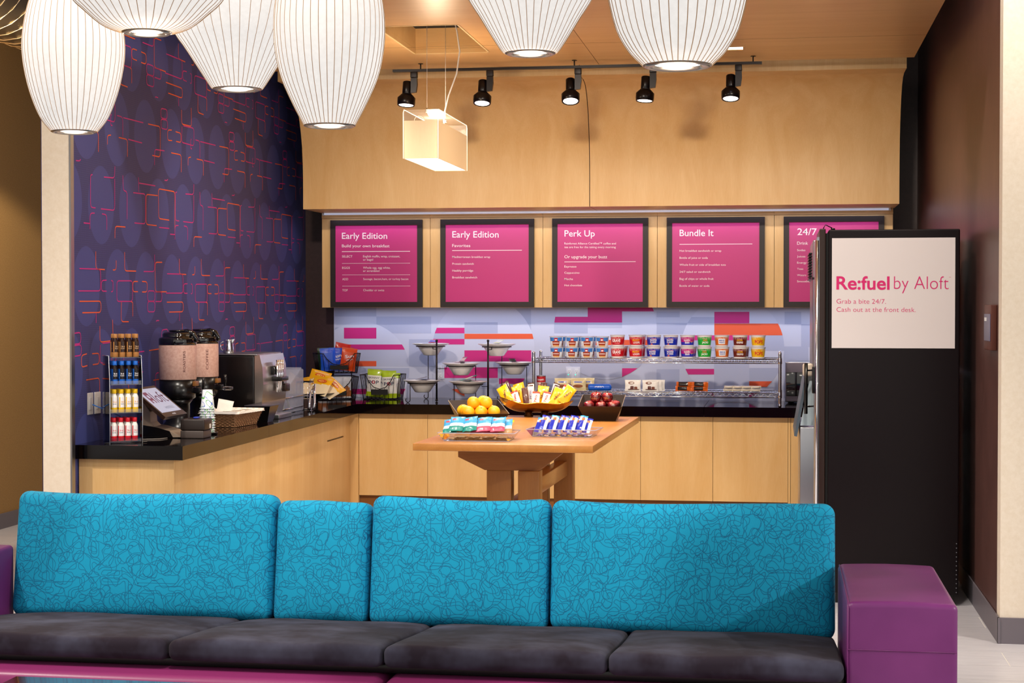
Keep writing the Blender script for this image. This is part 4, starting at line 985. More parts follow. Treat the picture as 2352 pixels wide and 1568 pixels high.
# ============================================================ COFFEE URNS
COP = speckled('brushed_copper_band', '#c4988a', '#d6b0a2', 55, .45, .35, .65)
def urn(loc, label, word):
    u = thing('coffee_urn', label, 'urn', loc, 0, 'coffee urns')
    m = MB(); m.lathe([(.10, 0), (.105, .01), (.10, .02), (.075, .05), (.075, .16), (.10, .19)], 32); m.build('stand', BLK, u)
    m = MB(); m.lathe([(.103, .19), (.112, .2), (.113, .31)], 40); m.build('lower_body', BLK, u)
    m = MB(); m.lathe([(.114, .311), (.116, .314), (.116, .522), (.114, .526)], 48); m.build('band', COP, u)
    m = MB(); m.lathe([(.115, .527), (.117, .53), (.117, .565), (.112, .572), (.094, .575), (.094, .592), (.086, .604), (.05, .61), (.02, .61)], 40); m.build('lid', mat('gloss_black', '#08070a', .06, coat=1), u)
    m = MB(); m.tube([(.02, 0, .608), (.06, 0, .612), (.10, 0, .598), (.122, 0, .565), (.127, 0, .545)], [.014, .016, .016, .013, .01], 8); m.build('handle', mat('gloss_black'), u)
    m = MB(); m.lathe([(.05, .6105), (.055, .614), (.05, .62), (.02, .622)], 24); m.build('lid_knob', mat('gloss_black'), u)
    m = MB()   # faucet towards the aisle
    m.rbox(.105, .15, -.02, .02, .225, .262, r=.006, mi=0); m.rbox(.15, .215, -.022, .022, .222, .25, r=.01, mi=1); m.build('faucet', [BLK, ACR2], u)
    m = MB(); m.tube([(.165, 0, .25), (.168, 0, .29), (.165, 0, .325)], [.006, .008, .009], 10); m.build('tap_lever', BLK, u)
    m = MB()
    vs, fs, wd = txt(word, .01)
    st = []
    for x, y in vs:
        z = .36 + .13 * x / wd; a = math.radians(-50) + (y - .5) * .016 / .116 * -1; st.append((.1166 * math.cos(a), .1166 * math.sin(a), z))
    m.add(st, fs); m.build('lettering', mat('dark_red_brown_ink', '#5a2a26', .5), u, fix=False)
    m = MB(); m.rbox(.105, .128, -.03, .03, .27, .30, r=.004); m.build('gauge', mat('amber_gauge', '#8a5a2a', .3), u)
    return u
urn((-3.71, 10.12, .92), 'black and copper coffee urn behind the till, nearer the bottle rack', 'ROASTERS')
urn((-3.715, 10.56, .92), 'black and copper coffee urn beside the black coffee machine', 'COFFEE')
# wooden-white wall outlets with blue cable
ol = thing('wall_outlet', 'pair of white wall outlet plates on the purple wallpaper behind the rack', 'outlet', (lwx(9.15), 9.15, 1.135), -.0255 + 0)
for y, k in ((-.055, 0), (.045, 1)):
    pl = MB().rbox(.0005, .006, y - .04, y + .04, -.062, .062, r=.002).build('plate', WPLAS, ol)
    MB().rbox(.006, .009, y - .017, y + .017, -.035, .035, r=.001).build('socket', mat('ivory_socket', '#d8d4d4', .4), pl)
cb = MB(); cb.tube([(lwx(9.1) + .012, 9.10, 1.13), (-3.8, 9.12, 1.11), (-3.72, 9.2, 1.06), (-3.70, 9.27, .96), (-3.72, 9.36, .925)], .0035, 6); tag(cb.build('network_cable', mat('blue_cable', '#2a72c8', .4)), 'blue network cable plugged into the wall outlet', 'cable')
cb = MB(); cb.tube([(-3.72, 9.3, .9235), (-3.6, 9.25, .9235), (-3.52, 9.3, .9235), (-3.5, 9.37, .9235)], .003, 6); tag(cb.build('power_cable', mat('grey_cable', '#8a8078', .4)), 'thin grey cable lying in front of the till', 'cable')
for nm, (x0, y0), (x1, y1), lab, two in (('a', (1300, 842), (1333, 878), 'double white outlet plate with green lights above the lower wire shelf', True), ('b', (1001, 835), (1021, 870), 'single white outlet plate behind the tiered bowl stand', False)):
    p = at(x0, y0, Y=YB); q = at(x1, y1, Y=YB)
    o = thing('wall_outlet', lab, 'outlet', ((p.x + q.x) / 2, YB - .003, (p.z + q.z) / 2)); hw, hh = (q.x - p.x) / 2, (p.z - q.z) / 2
    MB().rbox(-hw, hw, -.006, 0, -hh, hh, r=.002).build('plate', mat('pale_outlet_plate', '#c9cbdc', .4), o)
    for sx_ in ((-.5, .5) if two else (0,)):
        sk = MB(); sk.rbox(hw * sx_ - .016, hw * sx_ + .016, -.009, -.006, -.05, .05, r=.001); so = sk.build('socket', mat('pale_socket', '#d6d8e4', .4), o)
        d_ = MB()
        for zz in (.03, -.03):
            for xx in (-.006, .006): d_.box(hw * sx_ + xx - .0012, hw * sx_ + xx + .0012, -.0096, -.009, zz - .004, zz + .004)
            d_.lathe([(.003, 0), (.003, .0006)], 8).xf(Matrix.Translation((hw * sx_, -.009, zz - .012)) @ Matrix.Rotation(PI / 2, 4, 'X'), len(d_.v) - 16)
        d_.build('slot', BLK, so)
        if two: MB().box(hw * sx_ - .009 - .004, hw * sx_ - .009 + .004, -.0098, -.009, -.004, .004).build('indicator', mat('green_led', '#30e0b0', .4, emis='#30f0c0', es=1.2), so)
# control panel on the right wall
p = at(2275, 700, X=1.1); q = at(2290, 805, X=1.1)
cp = thing('wall_control', 'slim grey wall control panel on the dark wall beside the beige wall edge', 'control panel', (1.0995, (p.y + q.y) / 2, q.z)); hy = (p.y - q.y) / 2; hz = p.z - q.z
MB().rbox(-.03, 0, -hy, hy, 0, hz, r=.004).build('backplate', mat('brown_backplate', '#5a2c20', .5), cp)
MB().rbox(-.034, -.03, -hy * .9, hy * .9, hz * .2, hz * .8, r=.002).build('face', mat('grey_face', '#6c6880', .4), cp)
MB().box(-.0355, -.034, hy * .1, hy * .7, hz * .64, hz * .72).build('display', mat('white_display', '#e6e6e6', .4), cp)
# ============================================================ COFFEE MACHINE, JUG, BASKET, BIN, ORGANIZER
cm = thing('coffee_machine', 'boxy black espresso machine with curved chrome front on the left counter', 'coffee machine', (-3.66, 11.28, .92))
MB().rbox(-.2, .17, -.29, .27, .012, .435, r=.01).build('body', mat('black_side_panel', '#0d090a', .3, coat=.3), cm)
MB().rbox(-.2, .19, -.29, .27, .436, .447, r=.004).build('top_plate', STEEL, cm)
m = MB(); m.prism([(.171, .03), (.20, .03), (.222, .12), (.232, .24), (.225, .36), (.205, .44), (.171, .435)], 'y', -.285, .265); m.build('front_shell', mat('satin_chrome', '#cfc9c6', .22, .9), cm)
MB().rbox(.226, .25, -.10, .10, .30, .36, r=.006).build('control_panel', BLK, cm)
m = MB()
for y in (-.06, -.02, .02, .06):
    m.tube([(.262, y, .18), (.262, y, .4)], .011, 10)
m.build('spout', CHROME, cm)
MB().rbox(.23, .30, -.085, .085, .255, .285, r=.008).build('spout_head', BLK, cm)
MB().rbox(.25, .30, .02, .12, .18, .235, r=.008).build('milk_head', mat('brown_black_bezel'), cm)
MB().rbox(.172, .30, -.15, .15, .0, .03, r=.004).build('drip_tray', STEEL, cm)
for x in (-.17, .14):
    for y in (-.25, .23): MB().lathe([(.02, 0), (.018, .012)], 12, (x, y, 0)).build('foot', BLK, cm)
jg = thing('milk_jug', 'small chrome milk jug on top of the coffee machine', 'jug', (-3.70, 11.08, 1.3675))
m = MB(); m.lathe([(.03, 0), (.036, .004), (.037, .03), (.033, .06), (.031, .085), (.033, .095)], 28); m.lathe([(.031, .093), (.001, .02)], 28, cap=False)
m.build('body', CHROME, jg)
m = MB(); m.add([(.028, -.014, .07), (.028, .014, .07), (.045, 0, .098), (.024, -.017, .095), (.024, .017, .095), (.03, 0, .06)], [(0, 2, 3), (1, 4, 2), (0, 5, 2), (5, 1, 2)]); m.build('spout', CHROME, jg)
m = MB(); m.tube([(-.03, 0, .08), (-.055, 0, .075), (-.058, 0, .05), (-.052, 0, .025), (-.034, 0, .02)], .0045, 8); m.build('handle', CHROME, jg)
# wicker basket with napkins
wk = thing('wicker_basket', 'rectangular wicker basket lined with white cloth on the left counter', 'basket', (-3.475, 10.47, .92), math.radians(-6))
WIC = speckled('wicker_cane', '#b98a62', '#8e6240', 90, .6, .35, .65)
def rect_loop(a, b, z, n, amp, ph):
    per = []; L = [(-a, -b), (a, -b), (a, b), (-a, b)]
    tot = 0
    for i in range(4):
        p, q = Vector(L[i]), Vector(L[(i + 1) % 4]); k = n if i % 2 == 0 else int(n * b / a)
        d = (q - p).normalized(); nn = Vector((d.y, -d.x))
        for j in range(k):
            o_ = nn * amp * (1 if (tot + ph) % 2 else -1); tot += 1
            per.append(Vector((*(p + (q - p) * j / k + o_), z)))
    return per
m = MB()
for k in range(11):
    f_ = k / 10; a, b, z = .095 + .03 * f_, .17 + .035 * f_, .006 + .092 * f_
    m.tube(rect_loop(a, b, z, 12, .0028, k), .0046, 5, True)
m.build('weave', WIC, wk)
m = MB()
for i in range(12):
    for s_ in (-1, 1):
        u = -1 + 2 * (i + .5) / 12
        m.tube([(u * .095, s_ * .17, .003), (u * .125, s_ * .205, .1)], .003, 4); m.tube([(s_ * .095, u * .17, .003), (s_ * .125, u * .205, .1)], .003, 4)
m.build('stake', WIC, wk)
MB().box(-.095, .095, -.17, .17, .001, .004).build('bottom', WIC, wk)
lnr = MB()
n = 40; inn = rect_loop(.118, .198, .1, 14, 0, 0); out = rect_loop(.133, .213, .104, 14, .001, 0); low = rect_loop(.137, .217, .088, 14, .002, 0); bot = rect_loop(.09, .165, .02, 14, 0, 0); k = len(inn)
for A_, B_ in ((low, out), (out, inn), (inn, bot)):
    lnr.add(A_ + B_, [(i, (i + 1) % k, k + (i + 1) % k, k + i) for i in range(k)], 0, True)
lnr.add(bot, [list(range(k))])
CL = mat('white_cloth', '#e4dcd4', .9)
lnr.build('cloth_liner', CL, wk)
np_ = pillow(.10, .13, .012, seed=4); tag(np_.build('napkin', CL, None, (-3.515, 10.40, .966), (math.radians(-20), .2, .3), fix=False), 'folded white napkin sticking up from the wicker basket', 'napkin')
for i in range(4):
    q = pillow(.06, .07, .006, seed=6 + i, wob=.002); tag(q.build('sugar_packet', CL, None, (-3.47 + .02 * (i % 2), 10.42 + .078 * i, 1.012), (math.radians(84), 0, .2 * i), fix=False), 'white napkin fold lying in the wicker basket', 'napkin', 'white napkin folds').name = 'napkin_fold'
# black square bin
def flared(name, label, cat, loc, rz, b0, b1, h, hb, mt, th=.004):
    o = thing(name, label, cat, loc, rz)
    m = MB(); c = [(-1, -1), (1, -1), (1, 1), (-1, 1)]
    lo = [(x * b0, y * b0, 0) for x, y in c]; hi = [(x * b1, y * b1, h if y < 0 else hb) for x, y in c]; hi2 = [(x * (b1 - th), y * (b1 - th), h if y < 0 else hb) for x, y in c]; lo2 = [(x * (b0 - th), y * (b0 - th), th) for x, y in c]
    q = [(i, (i + 1) % 4, 4 + (i + 1) % 4, 4 + i) for i in range(4)]
    m.add(lo + hi, q); m.add(lo, [(3, 2, 1, 0)]); m.add(hi2 + lo2, q); m.add(lo2, [(0, 1, 2, 3)]); m.build('shell', mt, o)
    m = MB(); m.add(hi + hi2, q); r_ = m.build('rim', mat('worn_rim', '#6a5c50', .4), o)
    return o
bi = thing('knock_bin', 'small flared black bin in front of the coffee machine', 'bin', (-3.40, 10.875, .92))
m = MB(); c = [(-1, -1), (1, -1), (1, 1), (-1, 1)]; lo = [(x * .055, y * .06, 0) for x, y in c]; hi = [(x * .085, y * .10, .105) for x, y in c]
m.add(lo + hi, [(0, 1, 5, 4), (1, 2, 6, 5), (2, 3, 7, 6), (3, 0, 4, 7), (3, 2, 1, 0)]); m.build('shell', BLK, bi)
MB().rbox(-.09, .09, -.105, .105, .1055, .113, r=.002).build('lid', mat('grey_lid', '#45424c', .25, .3), bi)
# acrylic organizer
og = thing('acrylic_organizer', 'clear acrylic organizer box with sloping lid beside the coffee machine', 'organizer', (-3.60, 11.87, .92))
m = MB(); D_ = .29
for x in (-.10, .115):
    m.prism([(-D_, .004), (D_, .004), (D_, .30), (D_ - .05, .31), (-.05, .20), (-D_, .19)], 'x', x - .002, x + .002)
m.box(-.10, .115, -D_ - .002, -D_ + .002, .004, .19); m.box(-.10, .115, D_ - .002, D_ + .002, .004, .30); m.build('wall', FROST, og)
MB().box(-.11, .125, -D_ - .01, D_ + .01, 0, .004).build('base', ACR2, og)
m = MB(); m.prism([(-D_, .192), (-.05, .202), (D_ - .05, .312), (D_ - .05, .318), (-.05, .208), (-D_, .198)], 'x', -.10, .115); m.build('lid', FROST, og)
m = MB(); m.tube([(.118, -D_ + .02, .03), (.118, D_ - .02, .03)], .004, 6); m.tube([(.118, -D_ + .02, .11), (.118, D_ - .02, .11)], .004, 6); m.build('rail', CHROME, og)
for i in range(5):
    tag(pillow(.06, .10, .014, 4, 6, seed=i).build('tea_packet', foil('green_packet', '#8fae1e'), None, (-3.52 - .03 * (i % 2), 11.65 + .07 * i, .928 + .0 * i), (math.radians(-14), 0, PI / 2 + .1 * i), fix=False), 'green tea packet inside the clear organizer', 'tea packet', 'green tea packets in the organizer')
for i in range(3):
    tag(pillow(.06, .10, .014, 4, 6, seed=20 + i).build('sweetener_packet', foil('pale_blue_packet', '#a9c4dc'), None, (-3.64, 11.68 + .09 * i, .93), (math.radians(-12), 0, PI / 2), fix=False), 'pale blue sweetener packet inside the clear organizer', 'packet', 'pale packets in the organizer')
tc_ = thing('tea_caddy', 'chrome wire caddy with glass panes at the end of the organizer', 'caddy', (-3.50, 12.26, .92))
m = MB()
for x in (-.05, .05):
    for y in (-.055, .055): m.tube([(x, y, 0), (x, y, .2)], .0035, 6)
for z in (.004, .1, .2): m.tube([(-.05, -.055, z), (.05, -.055, z), (.05, .055, z), (-.05, .055, z)], .003, 6, True)
for x in (-.02, .01, .035): m.tube([(x, -.057, .004), (x, -.057, .17)], .002, 5)
m.build('frame', CHROME, tc_); MB().box(-.047, .047, -.05, .05, .004, .08).build('tea_bags', foil('dark_tea_bags', '#3a2420', .6), tc_); MB().box(-.052, .052, -.057, .057, .204, .21).build('top', BLK, tc_)
tg = thing('tongs', 'chrome serving tongs leaning on the wire caddy', 'tongs', (-3.40, 12.08, .9205))
m = MB(); m.tube([(0, .1, .19), (.01, .05, .12), (.02, .02, .05), (.015, .0, .006)], [.006, .009, .009, .012], 8); m.tube([(0, .1, .19), (-.02, .05, .12), (-.02, .02, .05), (-.015, .0, .006)], [.006, .009, .009, .012], 8); m.build('arms', CHROME, tg)

# ============================================================ CHIP BOWL AND BAGS
cbw = thing('snack_bowl', 'dark oval bowl heaped with yellow chip bags on the left counter', 'bowl', (-3.62, 12.80, .92))
m = MB(); m.lathe([(.05, 0), (.06, .006), (.045, .03), (.12, .06), (.19, .088), (.195, .094), (.185, .094), (.11, .068), (.001, .05)], 36, sx=1.05, cap=False); m.build('shell', mat('dark_bronze_bowl', '#1b1512', .2, .4), cbw)
YL, CRM, LOGO = foil('yellow_bag', '#f0b310'), foil('cream_bag', '#ead9b6'), foil('red_orange_logo', '#d8442a')
def chipfn(u, v, s_):
    return 0 if v > .52 + .08 * u else 1
for i, (dx, dy, dz, rx, ry, rz) in enumerate(((-.09, .06, .115, -46, -64, 12), (-.055, -.13, .085, -52, -6, 4), (.085, -.125, .085, -48, 10, -6), (.04, .02, .115, -42, 14, 6), (.12, -.05, .10, -64, 42, -10))):
    bag('chip_bag', ['yellow chip bag tipped over the bowl edge towards the coffee machine', 'yellow chip bag lying foremost in the dark oval bowl', 'yellow chip bag lying beside the foremost one in the oval bowl', 'yellow chip bag propped up at the back of the oval bowl', 'yellow chip bag drooping over the oval bowl rim towards the wire baskets'][i], 'chip bag', (-3.62 + dx, 12.80 + dy, .92 + dz), tuple(map(math.radians, (rx, ry, rz))), .165, .20, .035, [YL, CRM, LOGO], chipfn, (('32', -.3, .1, .28, .38, mat('scribble_brown', '#8a6a4a', .5), 0, .2),) if 0 else (), 'yellow chip bags in the bowl', i, nx=14, ny=18, prints=(('e', 0, .70, .5, .10, LOGO), ('e', 0, .70, .40, .06, foil('gold_logo', '#f6d060'))))

# ============================================================ WIRE BASKETS
def wire_basket(loc, rz, w, d, h, label, tilt=0):
    o = thing('wire_basket', label, 'basket', loc, (tilt, 0, rz)); hw, hd = w / 2, d / 2
    m = MB(); bt, tp = .86, 1.0
    m.tube([(-hw * bt, -hd * bt, .004), (hw * bt, -hd * bt, .004), (hw * bt, hd * bt, .004), (-hw * bt, hd * bt, .004)], .0035, 6, True)
    dip = [(-hw, -hd, h), (-hw * .72, -hd, h), (-hw * .55, -hd, h * .72), (-hw * .3, -hd * .97, h * .5), (0, -hd * .96, h * .43), (hw * .3, -hd * .97, h * .5), (hw * .55, -hd, h * .72), (hw * .72, -hd, h)]
    m.tube(dip + [(hw, -hd, h), (hw, hd, h), (-hw, hd, h)], .0038, 6, True); m.build('frame', BRONZE, o)
    m = MB()
    for i in range(9):
        u = -1 + 2 * i / 8
        zt = h if abs(u) > .72 else h * (.43 + .57 * (abs(u) / .72) ** 2)
        m.tube([(u * hw * bt, -hd * bt, .004), (u * hw * (bt + .14 * zt / h), -hd * (bt + .13 * zt / h), zt)], .002, 4); m.tube([(u * hw * bt, hd * bt, .004), (u * hw, hd, h)], .002, 4)
        m.tube([(u * hw * bt, -hd * bt, .004), (u * hw * bt, hd * bt, .004)], .002, 4)
    for i in range(8):
        u = -1 + 2 * (i + .5) / 8
        for s_ in (-1, 1): m.tube([(s_ * hw * bt, u * hd * bt, .004), (s_ * hw, u * hd, h)], .002, 4)
    m.build('wire', BRONZE, o)
    MB().box(-hw * .42, hw * .42, -hd * .97 - .006, -hd * .97 - .003, h * .2, h * .42).build('label_plate', mat('black_label_plate', '#0a070a', .6), o)
    return o
wb3 = (-3.245, 13.72, .92)
wire_basket(wb3, 0, .33, .26, .205, 'dark wire basket of white and green popcorn bags on the back counter')
PG, PW = foil('lime_green_foil', '#a9c41a'), foil('white_foil', '#e6e4e2', .35)
NAVY, RED = mat('navy_ink', '#2b2f55', .5), mat('red_ink')
def popfn(u, v, s_): return 0 if v > .78 or v < .16 else 1
for i, (dx, dy, dz, ry) in enumerate(((-.075, -.046, .024, 4), (.012, -.006, .012, 2), (.075, -.074, .012, -2))):
    lab = ['white and green popcorn bag standing tallest in the wire basket', 'white and green popcorn bag in the middle of the wire basket', 'white and green popcorn bag beside the plates, in the wire basket'][i]
    bag('popcorn_bag', lab, 'popcorn bag', (wb3[0] + dx, wb3[1] + dy, wb3[2] + dz), (0, math.radians(ry), 0), .122, .225, .034, [PG, PW], popfn,
        (('SKINNY', -.8, .8, .66, .73, NAVY, .0, 0), ('POP', -.75, .75, .47, .60, NAVY, .01, 0), ('O', -.22, .22, .47, .60, RED, .03, 0)), 'popcorn bags', 30 + i, nx=12, ny=18)
for i in range(3): bag('popcorn_bag', 'green trimmed popcorn bag at the back of the wire basket', 'popcorn bag', (wb3[0] - .07 + .07 * i, wb3[1] + .03 + .033 * i, wb3[2] + .012), (0, 0, 0), .11, .2, .03, [PG, PW], popfn, (), 'popcorn bags at the back', 40 + i)
ang = math.radians(24); cb_ = Vector((-3.63, 13.60, .92))
wire_basket(cb_, ang, .36, .26, .19, 'dark wire basket of silver snack bags standing in the counter corner')
wire_basket(cb_ + Vector((-.0, .07, .215)), ang, .36, .24, .165, 'raised dark wire basket of colourful chip bags above the corner basket')
m = MB()
for x in (-.15, .15): m.tube([(x, .145, 0), (x, .145, .36)], .005, 6)
tag(m.build('basket_post', BRONZE, None, cb_ + Vector((0, .07, 0)), (0, 0, ang)), 'pair of dark posts holding the raised wire basket', 'post')
Mb = Matrix.Translation(cb_) @ Matrix.Rotation(ang, 4, 'Z')
SIL, SILB = foil('silver_foil', '#c9ccd8', .2), foil('copper_print_foil', '#a8653a')
for i in range(6):
    p = Mb @ Vector((-.075 + .075 * (i % 3), -.082 + .031 * i, .012))
    bag('snack_bag', 'silver and copper snack bag in the corner wire basket', 'snack bag', p, (0, 0, ang), .125, .175, .028, [SIL, SILB], lambda u, v, s_: 1 if v < .45 + .15 * math.sin(4 * u) and v > .1 else 0, (), 'silver snack bags', 50 + i)
WI = mat('white_ink')
def sunbag(pos, rot, c, label, s_=60, word='Sun'):
    p = Mb @ (Vector(pos) + Vector((.028, 0, .014)))
    return bag('chip_bag', label, 'chip bag', p, (math.radians(rot[0]), math.radians(rot[1]), ang + math.radians(rot[2])), .13, .19, .03, [c], None, ((word, -.55, .62, .58, .72, WI, .02, .25), ('chips', -.4, .55, .47, .54, WI, .01, .25)) if word else (), None, s_)
sunbag((.075, -.005, .222), (0, 8, 0), foil('orange_foil', '#dd4a14'), 'orange chip bag with white Sun lettering in the raised wire basket', 60)
sunbag((.02, .065, .262), (0, 12, 0), foil('red_foil', '#c4211c'), 'red chip bag with white Sun lettering leaning at the top of the raised basket', 61)
sunbag((-.01, .03, .222), (0, 2, 0), foil('blue_foil', '#1e4fd0'), 'blue chip bag beside the orange one in the raised wire basket', 62)
sunbag((-.075, -.005, .222), (0, -4, 0), foil('deep_blue_foil', '#2259dd'), 'deep blue chip bag with rounded top in the raised wire basket', 63, None)
sunbag((-.085, .10, .222), (0, -2, 0), foil('dark_green_foil', '#1f3a1a'), 'dark green chip bag at the wallpaper end of the raised basket', 64, None)
sunbag((.085, .135, .222), (0, 2, 0), foil('rust_foil', '#a83a16'), 'rust red chip bag at the outer end of the raised wire basket', 65, None)

# ============================================================ TIERED BOWL STANDS
def plate_bowl():
    m = MB(); m.lathe([(.052, 0), (.058, .003), (.062, .006), (.092, .05), (.112, .078), (.152, .095), (.155, .098), (.152, .099), (.112, .085), (.085, .06), (.05, .018), (.001, .014)], 40, cap=False)
    return m
BS = [(989, 789, 13.68, 'on the top ring of the stand near the popcorn basket', 'A'), (1059, 834, 13.46, 'on the middle ring of the stand near the popcorn basket', 'A'), (970, 873, 13.30, 'on the lowest ring of the stand near the popcorn basket', 'A'),
      (1141, 790, 13.54, 'on the top ring of the stand near the wire shelf', 'B'), (1181, 832, 13.50, 'on the middle ring of the stand near the wire shelf', 'B'), (1075, 876, 13.25, 'on the lowest ring of the stand near the wire shelf', 'B')]
poles = {'A': at(1003, 922, Z=.92), 'B': at(1121, 924, Z=.92)}
stands = {k: thing('bowl_stand', lab, 'stand', (p.x, p.y, .92)) for (k, p), lab in zip(poles.items(), ('dark wire tiered stand holding white bowls near the popcorn basket', 'dark wire tiered stand holding white bowls near the wire shelf'))}
def hook(m, x, y, s_): m.tube([(x, y, .10)] + [(x, y, .03)] + [(x + s_ * (.018 - .018 * math.cos(a)), y - .0, .0215 - .018 * math.sin(a)) for a in [PI * q / 8 for q in range(9)]] , .0035, 6)
bowl_me = None
bases = {}
for x, y, Y, lab, k in BS:
    c = at(x, y, Y=Y); zb = c.z - .096
    o = plate_bowl(); me_name = 'plate_bowl'
    if bowl_me is None: bo = o.build('serving_bowl', WHITE); bowl_me = bo.data
    else: bo = link('serving_bowl', bowl_me)
    bo.location = (c.x, c.y, zb); tag(bo, 'wide rimmed white bowl ' + lab, 'bowl', 'white bowls on wire stands')
    st = stands[k]; P = Vector((c.x, c.y, 0)) - Vector((st.location.x, st.location.y, 0)); zr = zb + .074 - .92
    m = MB(); m.tube([(P.x + .1185 * math.cos(a), P.y + .1185 * math.sin(a), zr) for a in [2 * PI * q / 32 for q in range(32)]], .004, 6, True)
    d = Vector((P.x, P.y, 0)); dl_ = d.length; e_ = d * ((dl_ - .1185) / dl_)
    m.tube([(0, 0, zr - .02), (e_.x, e_.y, zr - .02), (e_.x, e_.y, zr)], .003, 6); m.build('ring', BRONZE, st)
    # outer leg below the ring
    q_ = d * ((dl_ + .1185) / dl_)
    m = MB(); m.tube([(q_.x, q_.y, zr), (q_.x, q_.y, .03)] + [(q_.x - .018 + .018 * math.cos(a), q_.y, .0215 - .018 * math.sin(a)) for a in [PI * w_ / 8 for w_ in range(11)]], .0034, 6)
    m.build('leg', BRONZE, st)
    bases[lab] = (c, zb)
for k, st in stands.items():
    ht = max(at(x, y, Y=Y).z for x, y, Y, _, kk in BS if kk == k) - .92 + .03
    m = MB(); m.tube([(0, 0, .008), (0, 0, ht)], .0075, 8); m.build('pole', BRONZE, st)
    for z, nm in ((ht, 'top_ball'), (.011, 'foot_ball')):
        m = MB(); m.lathe([(.011 * math.sin(a), -.011 * math.cos(a)) for a in [PI * q / 8 for q in range(9)]], 12, (0, 0, z), cap=False); m.build(nm, BRONZE, st)
pk = {0: [foil('royal_blue_packet', '#2440b0'), foil('white_packet', '#e6e6ea'), foil('crimson_packet', '#a8204a')], 1: [foil('tan_packet', '#c8b4a4'), foil('white_packet'), foil('brown_packet', '#6a3a34')],
      2: [foil('brown_packet'), foil('taupe_packet', '#9a7a70')], 3: [foil('pale_yellow_packet', '#dfe2b0'), foil('white_packet')], 4: [foil('white_packet'), foil('brown_packet'), foil('black_packet', '#2a2430')], 5: [foil('cream_packet', '#dcdccc'), foil('white_packet'), foil('teal_packet', '#1f9a94')]}
pkn = ['blue and white creamer packet', 'tan and white sugar packet', 'brown sugar packet', 'pale yellow sweetener packet', 'white and brown tea packet', 'cream and teal stirrer packet']
for i, (x, y, Y, lab, k) in enumerate(BS):
    c, zb = bases[lab]; long_ = i in (1, 5); rnd = random.Random(i)
    me_ = None
    for j in range(9):
        a = rnd.uniform(0, 2 * PI); rr = rnd.uniform(.0, .02 if long_ else .035); h = .17 if long_ else .105
        q = pillow(.036 if long_ else .055, h, .0038, 4, 8, seed=i * 10 + j, wob=.0006, fn=(lambda u, v, s_: 1 if len(pk[i]) > 1 and .25 < v < .75 else 0))
        z = zb + (.078 if long_ else .068) + .0046 * j; tl_ = rnd.uniform(-1.2, 1.2) if j < 8 else 13
        ob = q.build('condiment_packet', [pk[i][j % len(pk[i])], pk[i][(j + 1) % len(pk[i])]], None, (c.x + rr * math.cos(a) - .5 * h * math.sin(rnd.uniform(-.5, .5)), c.y + rr * math.sin(a) * .8 - .02, z), (math.radians(-90 + tl_), math.radians(rnd.uniform(-.8, .8)), a), fix=False)
        ob.location.x = c.x + rr * math.cos(a) - math.sin(-a) * 0
        # centre the packet on its spot
        M3 = ob.rotation_euler.to_matrix(); ob.location = Vector((c.x + rr * math.cos(a), c.y + rr * math.sin(a) * .8, z + .002 + (.009 if j == 8 else 0))) - M3 @ Vector((0, 0, h / 2))
        tag(ob, pkn[i] + ' in the ' + lab.split(' ring')[0].split()[-1] + ' bowl of the ' + lab.split('of the ')[1], 'packet', pkn[i] + 's')
# ============================================================ WIRE SHELF
sx0, sx1, sy0, sy1 = -1.885, .012, 13.06, 13.46
ws = thing('wire_shelf', 'low two tier chrome wire shelf with cereal cups on the back counter', 'shelf', ((sx0 + sx1) / 2, 13.26, .92)); hw, hd = (sx1 - sx0) / 2, .2
ZS = (.105, .365)
for x in (-hw, hw):
    for y in (-hd, hd):
        m = MB(); m.lathe([(.009, 0), (.014, .004), (.014, .014), (.0125, .02)] + [(.0125 + (.0008 if k % 2 else 0), .03 + k * .01) for k in range(37)] + [(.0135, .402), (.0135, .414), (.008, .418)], 14, (x, y, 0)); m.build('post', CHROME, ws)
        for z in ZS: MB().lathe([(.0155, z - .036), (.0165, z - .03), (.0165, z + .004), (.015, z + .008)], 14, (x, y, 0), cap=False).build('collar', CHROME, ws)
for z in ZS:
    m = MB()
    for y in (-hd, hd):
        m.tube([(-hw, y, z), (hw, y, z)], .0042, 6); m.tube([(-hw, y, z - .032), (hw, y, z - .032)], .0042, 6)
        n = 36; m.tube([(-hw + 2 * hw * (k + .5) / (2 * n), y, z - (.003 if k % 2 else .029)) for k in range(2 * n)], .0026, 5)
    for x in (-hw, hw):
        m.tube([(x, -hd, z), (x, hd, z)], .0042, 6); m.tube([(x, -hd, z - .032), (x, hd, z - .032)], .0042, 6)
        m.tube([(x, -hd + .4 * k / 14, z - (.003 if k % 2 else .029)) for k in range(15)], .0026, 5)
    for k in range(52):
        x = -hw + 2 * hw * (k + .5) / 52; m.tube([(x, -hd, z + .002), (x, hd, z + .002)], .0016, 4)
    for y in (-.07, .07): m.tube([(-hw, y, z - .006), (hw, y, z - .006)], .003, 5)
    m.build('shelf_grid', CHROME, ws)
ZTOP = .92 + ZS[1] + .0042; ZLOW = .92 + ZS[0] + .0042
